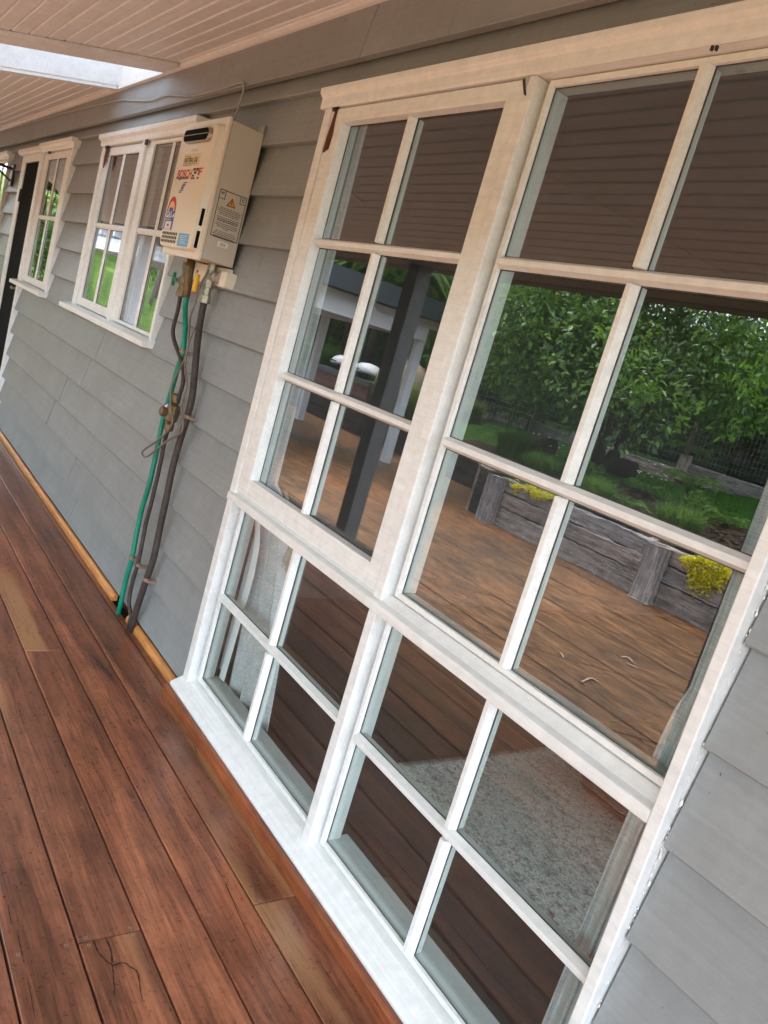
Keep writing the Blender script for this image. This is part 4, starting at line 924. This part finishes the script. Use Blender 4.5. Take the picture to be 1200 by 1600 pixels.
wire_fence('dark wire mesh fence panel beside the boulder and pergola', (-9.7, -8.9), (-6.2, -9.4), 1.9, 2, .09, .11, M_wire, 'wire fences in the garden')
wire_fence('wire mesh fence across the bright hill grass', (-19, -3.2), (-23, -12), 1.5, 4, .12, .16, M_blackwire, 'wire fences in the garden', .004)
# ---- citrus tree
def tube_tree(paths, name, mat, parent):
    m = MB()
    for pth, r0, r1 in paths:
        P_ = spline(pth, 5); m.tube(P_, list(np.linspace(r0, r1, len(P_))), 9)
    return m.build(name, mat, parent, True)
cx, cy = -5.35, -8.0; c0z = gz(cx, cy)
CT = thing('citrus_tree', 'dense round citrus tree with glossy dark leaves standing on the lawn', 'tree', (cx, cy, c0z))
br = []
for k in range(7):
    a = k*.9+.3; rr = random.uniform(.7, 1.5); zt = random.uniform(1.6, 2.8)
    br.append(([(cx, cy, c0z-.05), (cx+.12*math.cos(a), cy+.12*math.sin(a), c0z+.35), (cx+rr*.55*math.cos(a), cy+rr*.55*math.sin(a), c0z+.35+zt*.35), (cx+rr*math.cos(a), cy+rr*math.sin(a), c0z+zt)], .065, .012))
tube_tree(br, 'trunk', M_darkbark, CT)
def crown_pts(n, c, r, rz, lobes=26, lo=.55, lob=.38):
    D_ = rng.normal(size=(lobes, 3)); D_ /= np.linalg.norm(D_, axis=1)[:, None]; D_[:, 2] = np.where(D_[:, 2] < -.75, -D_[:, 2], D_[:, 2])
    Cc = D_*np.array([r, r, rz])*rng.uniform(lo, .86, (lobes, 1)); R_ = rng.uniform(lob*.7, lob*1.25, lobes)*r
    idx = rng.integers(0, lobes, n); v_ = rng.normal(size=(n, 3)); v_ /= np.linalg.norm(v_, axis=1)[:, None]
    P_ = Cc[idx]+v_*(R_[idx]*rng.uniform(.55, 1.0, n)**.5)[:, None]
    return P_+np.asarray(c), v_
ccz = c0z+1.85
Pp, Vv = crown_pts(25000, (cx, cy, ccz+.2), 2.45, 1.6, 52, .5, .27)
keep = Pp[:, 2] > c0z+.58; Pp, Vv = Pp[keep], Vv[keep]
leafmesh('crown', Pp, Vv*.7+rng.normal(size=Pp.shape)*.6+np.array([0, 0, -.25]), rng.uniform(.07, .14, len(Pp)), rng.uniform(.038, .07, len(Pp)), M_citrus, CT)
Cn, Dn = [], []
for k in range(110):
    a = rng.uniform(0, 2*math.pi); ph = rng.uniform(-.5, .9); q = np.array([cx+2.1*math.cos(a)*math.cos(ph), cy+2.1*math.sin(a)*math.cos(ph), ccz+1.5*math.sin(ph)])
    if q[1] < cy-.6: continue
    for j in range(24): Cn.append(q+rng.normal(size=3)*.09); dv = rng.normal(size=3); dv[2] += .4; Dn.append(dv)
leafmesh('new_growth', Cn, Dn, rng.uniform(.09, .14, len(Cn)), .045, M_citrusnew, CT); 
fm = MB()
for k in range(40):
    q = np.array([cx, cy, ccz])+np.array([rng.uniform(-1.6, 1.7), rng.uniform(1.2, 1.9), rng.uniform(-1, 1)]); fm.lathe(q, [(.004, -.008), (.018, 0), (.004, .008)], 6)
fm.build('blossom', M_flower, CT); kids(CT)
# ---- background trees
def tree(name, label, x, y, h, r, rz, trunk, nleaf, lsize, mat, bark, group, lean=(0, 0), low=.45, lobes=22):
    z = gz(x, y); T = thing(name, label, 'tree', (x, y, z), group)
    pth = [(x, y, z-.2), (x+lean[0]*.3, y+lean[1]*.3, z+h*.35), (x+lean[0]*.7, y+lean[1]*.7, z+h*.7), (x+lean[0], y+lean[1], z+h)]
    paths = [(pth, trunk, trunk*.35)]
    for k in range(6):
        a = random.uniform(0, 6.28); t = random.uniform(.5, .9); b0 = np.array(pth[1])*(1-t)+np.array(pth[3])*t
        paths.append(([b0, b0+np.array([math.cos(a)*r*.4, math.sin(a)*r*.4, rz*.25]), b0+np.array([math.cos(a)*r*.8, math.sin(a)*r*.8, rz*.45])], trunk*.3, trunk*.06))
    tube_tree(paths, 'trunk', bark, T)
    Pp, Vv = crown_pts(nleaf, (x+lean[0]*.85, y+lean[1]*.85, z+h-rz*low), r, rz, lobes)
    leafmesh('crown', Pp, Vv*.5+rng.normal(size=Pp.shape)*.7, rng.uniform(.6, 1.3, len(Pp))*lsize, rng.uniform(.3, .55, len(Pp))*lsize, mat, T); kids(T)
G = 'trees on the slope behind the garden'
LB = ['tall dark-leaved forest tree on the slope behind the garden', 'tall pale-leaved forest tree on the slope behind the garden']
spots = [(-30, -24, 9, 4), (-25, -19, 8, 3.6), (-21, -23, 10, 4.2), (-17, -18, 8.5, 3.6), (-12.5, -21, 10, 4.2), (-9, -17.5, 8.5, 3.8), (-5, -21, 10, 4.5), (-1.5, -18, 8.5, 4), (3, -21, 9.5, 4.4), (-27, -30, 13, 5), (-15, -29, 14, 5), (-3, -29, 13, 5), (9, -25, 11, 5), (-38, -20, 10, 4.5), (-44, -13, 10, 4.6), (-50, -7, 10, 4.8), (-36, -30, 12, 5), (-33, -8.6, 6.5, 3.2), (-29, -12.5, 7, 3.2), (-40, -9, 7, 3.4), (-19, -14.5, 7.5, 3), (-14, -14, 7, 3), (-7, -14.5, 7, 3), (-2.5, -14.2, 7, 3), (-9.5, -12.8, 6.5, 2.8), (-4.8, -13, 6.8, 2.8), (.5, -13, 6.5, 2.8), (-11.5, -15.5, 8, 3.2)]
for i, (x, y, h, r) in enumerate(spots):
    kd = i % 3 == 1
    if -20 < x < 12: h, r = h*1.25, r*1.12  # these trees enlarged to block low sky light from the wall
    tree('forest_tree', LB[1 if kd else 0], x, y, h, r, h*.42, .22, 3800, .42, M_forest2 if kd else M_forest, M_bark, G, (random.uniform(-.6, .6), 0))
# single trunks seen over the pergola and beside the post
q = mir(1010/3.75+420, 130/3.75+380, 14); tree('gum_tree', 'gum tree with rough pale bark trunk rising over the pergola end', q[0], q[1], 9.5, 3.2, 3.0, .30, 2600, .4, M_forest, M_bark, None, (-.4, 0), .2)
q = mir(240/3.75+420, 470/3.75+380, 9.2); tree('gum_tree', 'dark straight tree trunk standing behind the tussocks and pergola', q[0], q[1], 8, 2.5, 2.5, .24, 1800, .4, M_forest, M_darkbark, None, (.2, 0), .1)
q = mir(238, 470, 5.2); tree('gum_tree', 'leaning grey trunk on the bright hill grass', q[0]-5, q[1]-1.7, 5.5, 2.6, 2.0, .16, 1800, .3, M_forest, M_bark, None, (1.3, 0), .2)
def shrub(label, x, y, r, h, n, ls, mat, group=None, name='shrub'):
    z = gz(x, y); T = thing(name, label, 'shrub', (x, y, z), group)
    MB().tube([(x, y, z-.05), (x+.03, y, z+h*.3), (x, y+.02, z+h*.6)], [.03, .025, .01], 6).build('stem', M_darkbark, T)
    Pp, Vv = crown_pts(n, (x, y, z+h*.52), r, h*.5, 14, .4, .45)
    Pp[:, 2] = np.maximum(Pp[:, 2], z+.03)
    leafmesh('foliage', Pp, Vv*.5+rng.normal(size=Pp.shape)*.6, rng.uniform(.6, 1.3, n)*ls, rng.uniform(.35, .6, n)*ls, mat, T); kids(T)
G2 = 'shrubs on the slope behind the fence'
for i in range(22):
    x = -27+1.45*i+random.uniform(-.5, .5); y = -13.6-random.uniform(0, 2.6)-(1.5 if -13 < x < -9 else 0); kd = i % 2
    shrub(['dark leafy shrub in the undergrowth beyond the wire fence', 'light green leafy shrub in the undergrowth beyond the wire fence'][kd], x, y, random.uniform(.9, 1.5), random.uniform(1.6, 2.8), 1300, .20, M_forest2 if kd else M_forest, G2)
for i, (x, y, r, h) in enumerate(((-13.6, -9.7, 1.0, 1.5), (-12.0, -10.0, 1.0, 1.9), (-10.6, -9.9, .9, 1.8), (-9.1, -10.2, .8, 1.5), (-15.2, -9.6, 1.1, 1.6), (-16.5, -10.5, 1.2, 2.0))):
    shrub('bright green shrub behind the brick barbecue bench', x, y, r, h, 1700, .15, M_forest2 if i % 2 else M_forest, 'shrubs behind the barbecue bench')
for i, (x, y) in enumerate(((-31, -5.2), (-33, -7.0), (-35, -9.2), (-32, -11), (-36, -6), (-29, -9.8), (-25.5, -9.0))):
    shrub('dark bushy shrub on the bright hill grass', x, y, random.uniform(1.2, 1.9), random.uniform(2.2, 3.4), 1700, .22, M_forest, 'shrubs on the hill grass')
for i, (x, y) in enumerate(((-17.5, -11.2), (-19, -12.4), (-20.5, -11), (-22, -12.5), (-23.5, -13.5), (-15.5, -12), (-13.5, -11.8))):
    shrub('tall dark bush standing behind the tree ferns', x, y, 1.3, random.uniform(2.8, 3.8), 1700, .22, M_forest, 'bushes behind the tree ferns')
# ---- tree ferns and ground ferns
def frond_set(C0, nf, L_, rise, droop, seed_rot=0, step=34, lw=.034, ll=.24):
    Cb, Dd, Ll, Ww = [], [], [], []
    for k in range(nf):
        a = seed_rot+2*math.pi*k/nf+random.uniform(-.15, .15); L1 = L_*random.uniform(.8, 1.1)
        for i in range(step):
            t = (i+1)/step; rad = L1*t*(1-.12*t); z = rise*math.sin(min(1, t*1.15)*math.pi*.62)*L1-droop*L1*t*t
            p_ = C0+np.array([math.cos(a)*rad, math.sin(a)*rad, z]); sdv = np.array([-math.sin(a), math.cos(a), 0])
            fw = np.array([math.cos(a), math.sin(a), -.2]); wl = ll*L1*math.sin(math.pi*(t*.86+.1))**.8
            for s_ in (-1, 1): Cb.append(p_); Dd.append(sdv*s_+fw*.45+np.array([0, 0, -.25])); Ll.append(wl); Ww.append(lw*L1)
    return np.array(Cb), np.array(Dd), np.array(Ll), np.array(Ww)
def fern(label, x, y, h, nf, L_, rise, droop, cat, group, mat=None, name='tree_fern', z=None, tr=.09):
    z = gz(x, y)+.03 if z is None else z; T = thing(name, label, cat, (x, y, z), group)
    if h > .05: MB().tube([(x, y, z-.1), (x+.02, y, z+h*.5), (x, y, z+h+.03)], [tr*1.15, tr, tr*.9], 12).build('trunk', M_fibre, T, True)
    Cb, Dd, Ll, Ww = frond_set(np.array([x, y, z+h]), nf, L_, rise, droop, random.uniform(0, 1))
    leafmesh('fronds', Cb, Dd, Ll, Ww, mat or M_fern, T, .1, U=np.tile(np.array([[0, 0, 1.]]), (len(Cb), 1))); kids(T)
for u, v, yy, h in ((500, 412, 8.6, 1.7), (535, 416, 8.2, 1.6), (570, 420, 8.8, 1.7), (610, 426, 8.6, 1.9), (478, 404, 9.6, 2.0), (640, 425, 9.4, 2.0)):
    q = mir(u, v, yy); z0 = gz(q[0], q[1]); fern('tall tree fern arching over the dark pergola roof', q[0], q[1], max(.6, q[2]-z0-.3), 17, 1.75, .5, .45, 'tree fern', 'tree ferns behind the pergola')
def ong(u, v):                                   # mirrored ray down to the garden surface
    d = ray(u, v); t = 3.0
    while t < 60:
        q = CP+d*t
        if q[1] > 5.4 and q[2] < gz(q[0], -q[1])+.05: break
        t += .01
    return q[0], -q[1]
x, y = ong(1068, 735); fern('brown stumped tree fern in the garden bed above the sleepers', x, y, .34, 12, .55, .45, .4, 'tree fern', 'ferns in the garden bed', tr=.10)
for (u, v, L_, lb) in ((1065, 790, .46, 'bright fern beside the white flowers in the bed'), (1005, 775, .36, 'dark green fern next to the hollow log'), (975, 800, .3, 'small fern in front of the hollow log'), (1130, 825, .36, 'green fern beside the stumped tree fern')):
    x, y = ong(u, v); fern(lb, x, y, .06 if u != 1065 else .25, 11, L_, .55, .35, 'fern', 'ferns in the garden bed', M_fern if u in (1065, 1130) else M_blade, 'fern', tr=.03)
# ---- grass tussocks
def tussock(label, x, y, r, h, n, mat, group, z=None, cat='grass'):
    z = gz(x, y)+.03 if z is None else z; a = rng.uniform(0, 6.28, n); rr = np.sqrt(rng.uniform(0, 1, n))*r
    T = blades('grass_tussock', np.stack([x+rr*np.cos(a), y+rr*np.sin(a), np.full(n, z-.02)], 1), h, .009, .95, mat); tag(T, label, cat, group)
x, y = ong(795, 730); tussock('large dark green grass tussock in the bed above the short uprights', x, y, .22, .58, 1500, M_blade, 'grass tussocks in the garden bed')
x, y = ong(835, 745); tussock('bright grass tussock beside the large dark one', x, y, .16, .40, 1000, M_blade, 'grass tussocks in the garden bed')
x, y = ong(1050, 835); tussock('wide grass tussock spilling over the sleepers by the golden creeper', x, y, .2, .42, 1300, M_blade, 'grass tussocks in the garden bed')
x, y = ong(925, 790); tussock('grass tussock leaning over the sleepers behind the glazing bar', x, y, .18, .42, 1100, M_blade, 'grass tussocks in the garden bed')
x, y = ong(728, 655); tussock('pale grass tussock at the corner by the return wall', x, y, .25, .6, 900, M_pale, 'pale grass tussocks')
for lb, u, v, yy, r, h, mt in (('pale drooping grass tussock in front of the boulder', 617, 625, 7.0, .35, .85, M_pale), ('pale drooping grass tussock right of the boulder', 645, 630, 7.0, .3, .75, M_pale), ('green grass tussock behind the pale pergola post', 470, 592, 7.6, .4, .9, M_blade), ('green grass tussock left of the brick bench', 492, 588, 8.0, .4, .9, M_blade)):
    q = mir(u, v, yy); tussock(lb, q[0], q[1], r, h, 1400, mt, 'tussocks by the barbecue area')
# ---- golden creeper hanging over the sleepers
def creeper(label, pix, n, top):
    P_, D_ = [], []
    for i in range(n):
        k = random.randrange(len(pix)); u, v, ru, rv = pix[k]
        q = mir(u+random.uniform(-ru, ru), v+random.uniform(-rv, rv)*random.random(), 5.285); P_.append((q[0], -5.285+random.uniform(-.02, .035)+(-.06 if random.random() < top else 0), q[2])); D_.append(rng.normal(size=3)*.6+np.array([0, .6, -.3]))
    o = leafmesh('golden_creeper', P_, D_, .026, .024, M_gold, None, .1); tag(o, label, 'creeper', 'golden creepers on the sleeper wall')
creeper('golden-leaved creeper trailing over the sleepers near the window edge', [(1100, 880, 32, 12), (1105, 895, 28, 22), (1092, 905, 18, 26), (1113, 905, 14, 34), (1130, 890, 8, 22), (1085, 872, 22, 7)], 1700, .4)
creeper('golden-leaved creeper lying along the sleeper top', [(820, 760, 14, 5), (840, 768, 18, 6), (855, 775, 14, 6), (803, 760, 4, 14), (835, 772, 5, 10)], 700, .5)
# ---- hollow logs, flowers, mulch plants
for lb, pts in (('hollow log lying on the bed beside the large tussock', ((828, 700), (882, 713))), ('hollow log lying behind the white flowers', ((950, 735), (1040, 752)))):
    a = np.array([*ong(*pts[0]), 0]); b = np.array([*ong(*pts[1]), 0]); b = np.array([b[0], a[1]-.1, 0]); a[2] = gz(a[0], a[1])+.14; b[2] = gz(b[0], b[1])+.15
    o = MB().tube([a, a*.7+b*.3, a*.3+b*.7, b], [.15, .165, .16, .15], 14).build('hollow_log', M_fibre, None, True); tag(o, lb, 'log', 'logs in the garden bed')
ff = MB(); xy0 = ong(860, 705)
for lb, (u, v), n in (('white daisy plant dotted with flowers beside the first log', (858, 722), 11), ('white daisy plant dotted with flowers under the second log', (1010, 768), 15)):
    x, y = ong(u, v); z = gz(x, y)+.03; T = thing('daisy_plant', lb, 'flower', (x, y, z), 'daisies in the garden bed'); stems = MB(); heads = MB()
    for i in range(n):
        dx, dy, hh = random.uniform(-.35, .35), random.uniform(-.2, .25), random.uniform(.22, .42); stems.tube([(x+dx*.5, y+dy*.5, z), (x+dx, y+dy, z+hh)], .003, 4); heads.lathe((x+dx, y+dy, z+hh), [(.004, -.008), (.02, .002), (.016, .008), (.003, .01)], 8)
    stems.build('stems', M_fern, T); heads.build('flower_heads', M_flower, T); kids(T)
for i, (u, v) in enumerate(((880, 745), (905, 752), (1085, 810), (1130, 700), (1110, 680), (1060, 690))):
    x, y = ong(u, v); n = 420; Pp, Vv = crown_pts(n, (x, y, gz(x, y)+.14), .25, .14, 8, .4, .5)
    o = leafmesh('leafy_plant', Pp, Vv+rng.normal(size=Pp.shape)*.5, .06, .035, M_fern if i % 2 else M_forest2, None); tag(o, ['low leafy plant growing in the mulch of the sleeper bed', 'small leafy shrub along the far sleeper edging'][i > 2], 'plant', 'low plants in the garden')
n = 34000; gx = rng.uniform(-13.0, 2.5, n); gy = rng.uniform(-10.2, -7.5, n); keep = (gx > -9.0) & ((gx > -7.4) | (gy < -7.6)); gx, gy = gx[keep], gy[keep]
blades('lawn_grass', np.stack([gx, gy, np.array([gz(a, b) for a, b in zip(gx, gy)])], 1), .07, .010, .8, M_lawnblade, None, 'stuff')
n = 9000; gx = rng.uniform(-4.6, 3, n); gy = rng.uniform(-7.6, -5.45, n)
rawc = np.stack([gx, gy, np.array([gz(a, b)+.06 for a, b in zip(gx, gy)])], 1); dd = rng.normal(size=(n, 3)); dd[:, 2] *= .25
M_chips = leafmat('bark_chip', (.03, .018, .012), (.10, .065, .045), (.22, .16, .12), .9, 0.0, .1)
leafmesh('mulch_chips', rawc, dd, .07, .02, M_chips, None, .02, 'stuff')
# ---- pergola
PG = thing('pergola', 'pale timber pergola with charcoal fascia standing on the brown patio', 'pergola', (-10, -4.2, -.15))
for x, y in ((-7.32, -5.72), (-10.17, -5.77), (-13.0, -5.77), (-7.32, -2.30), (-13.0, -2.30)):
    box('post', M_whitepost, (x-.06, x+.06, y-.06, y+.06, -.15, 1.69), PG, .004)
for y in (-5.74, -2.30):
    box('beam', M_whitepost, (-13.1, -7.24, y-.03, y+.03, 1.692, 1.885), PG, .004)
for x in np.arange(-13.0, -7.2, .72): MB().box(x-.025, x+.025, -5.9, -2.05, 1.886, 1.99).build('rafter', M_whitepost, PG, bev=.003)
for x in (-7.21, -13.13): box('beam', M_whitepost, (x-.028, x+.028, -5.7, -2.34, 1.692, 1.885), PG, .004)
def sl(x): return 2.0+.055*(-7-x)
for y in (-5.98, -2.02):
    for t0, t1, yo in ((.0, .125, 0), (.128, .26, .006)):
        MB().prism_y([(-13.4, sl(-13.4)+t0), (-6.8, sl(-6.8)+t0), (-6.8, sl(-6.8)+t1), (-13.4, sl(-13.4)+t1)], y-.012+yo, y+.012+yo).build('fascia_board', M_charcoal2, PG)
    MB().prism_y([(-13.3, sl(-13.3)-.07), (-6.9, sl(-6.9)-.07), (-6.9, sl(-6.9)-.006), (-13.3, sl(-13.3)-.006)], y-.03, y+.03).build('batten', M_whitepost, PG)
for x in (-6.79, -13.41): box('fascia_board', M_charcoal2, (x-.012, x+.012, -5.96, -2.04, sl(x), sl(x)+.26), PG)
MB().prism_y([(-13.39, sl(-13.39)+.20), (-6.81, sl(-6.81)+.20), (-6.81, sl(-6.81)+.225), (-13.39, sl(-13.39)+.225)], -5.96, -2.04).build('roof_sheet', M_charcoal2, PG)
kids(PG)
# ---- brick bench, barbecues, oven, boulder
BB = thing('brick_bench', 'red brick barbecue bench with charcoal top behind the pergola', 'bench', (-11.1, -7.3, -.15))
bx0, bx1, by0, by1, bz0, bz1 = -12.15, -10.15, -7.62, -7.02, .28, .70
box('core', M_mortar, (bx0+.008, bx1-.008, by0+.008, by1-.008, -.15, bz1), BB)
bm = None; zz = bz0-.28; row = 0
while zz < bz1-.05:
    x = bx0-(.12 if row % 2 else 0)
    while x < bx1-.02:
        a, b = max(bx0, x), min(bx1, x+.228)
        if b-a > .04: box('brick', M_brick, (a, b, by1-.02, by1+random.uniform(0, .004), zz, zz+.075), BB)
        x += .24
    yy = by0+(.12 if row % 2 else 0)
    while yy < by1-.05: box('brick', M_brick, (bx1-.02, bx1+random.uniform(0, .004), yy, min(by1-.022, yy+.228), zz, zz+.075), BB); yy += .24
    zz += .087; row += 1
box('bench_top', M_slab, (bx0-.06, bx1+.06, by0-.05, by1+.06, bz1+.001, bz1+.10), BB, .006); kids(BB)
for lb, x in (('white-lidded barbecue on the far end of the brick bench', -11.62), ('white-lidded barbecue next to the terracotta oven', -10.75)):
    B_ = thing('barbecue', lb, 'barbecue', (x, -7.3, .801), 'barbecues on the brick bench')
    MB().lathe((x, -7.3, .801), [(.12, 0), (.18, .02), (.27, .09), (.28, .12)], 24).build('bowl', M_darkgrey, B_, True)
    MB().lathe((x, -7.3, .922), [(.29, 0), (.285, .04), (.24, .12), (.15, .17), (.03, .19)], 24).build('lid', M_whiteplastic, B_, True)
    MB().tube([(x-.08, -7.03, .96), (x-.08, -6.98, .97), (x+.08, -6.98, .97), (x+.08, -7.03, .96)], .012, 8).build('handle', M_darkgrey, B_, True)
    MB().box(x-.42, x-.27, -7.42, -7.18, .90, .915).box(x+.27, x+.42, -7.42, -7.18, .90, .915).build('side_shelf', M_darkgrey, B_, bev=.004); kids(B_)
OV = thing('pizza_oven', 'terracotta domed outdoor oven beside the barbecues', 'oven', (-10.45, -8.1, gz(-10.4, -8.1)))
zo = gz(-10.45, -8.1)
MB().lathe((-10.45, -8.1, zo), [(.5, 0), (.5, .35), (.46, .36)], 20).build('plinth', M_mortar, OV); MB().lathe((-10.45, -8.1, zo+.36), [(.44, 0), (.43, .14), (.36, .32), (.22, .45), (.03, .5)], 24).build('dome', M_terracotta, OV, True)
MB().prism_y(rrect(-10.60, -10.30, zo+.34, zo+.60, .1), -7.72, -7.64).build('mouth', M_black, OV); kids(OV)
bl = MB(); nu, nv = 26, 16; q = mir(627, 585, 7.6); vs = []
for j in range(nv+1):
    th_ = math.pi*j/nv
    for i in range(nu):
        a = 2*math.pi*i/nu; k = 1+.10*math.sin(3*a+1)*math.sin(th_*2)+.07*math.sin(5*a+th_*4)+random.uniform(-.015, .015); vs.append((q[0]+.62*k*math.sin(th_)*math.cos(a), q[1]-.1+.5*k*math.sin(th_)*math.sin(a), .62+.72*k*math.cos(th_)))
bl.add(vs, [(j*nu+i, (j+1)*nu+i, (j+1)*nu+(i+1) % nu, j*nu+(i+1) % nu) for j in range(nv) for i in range(nu)])
tag(bl.build('boulder', M_rock, None, True), 'large rounded tan boulder behind the pale pergola post', 'boulder')

# ---- litter on the patio
def onpat(u, v):
    d = ray(u, v); t_ = (-.15-CP[2])/d[2]; q_ = CP+d*t_; return q_[0], -q_[1]
M_twig = plain('pale_twig', (.55, .42, .30), .8)
for lb, pts in (('pale curled twig lying on the brown patio', ((968, 1028), (978, 1029), (986, 1036))), ('straight pale twig lying beside the curled one', ((976, 1038), (985, 1042), (994, 1046))), ('thin arched twig lying alone on the patio', ((905, 1068), (920, 1062), (932, 1068))), ('short pale twig on the patio near the lower rail', ((873, 1022), (876, 1026), (877, 1030)))):
    P_ = [onpat(*q_) for q_ in pts]; o = MB().tube(spline([(a, b, -.142) for a, b in P_], 4), .006, 6).build('fallen_twig', M_twig, None, True); tag(o, lb, 'twig', 'litter on the patio')
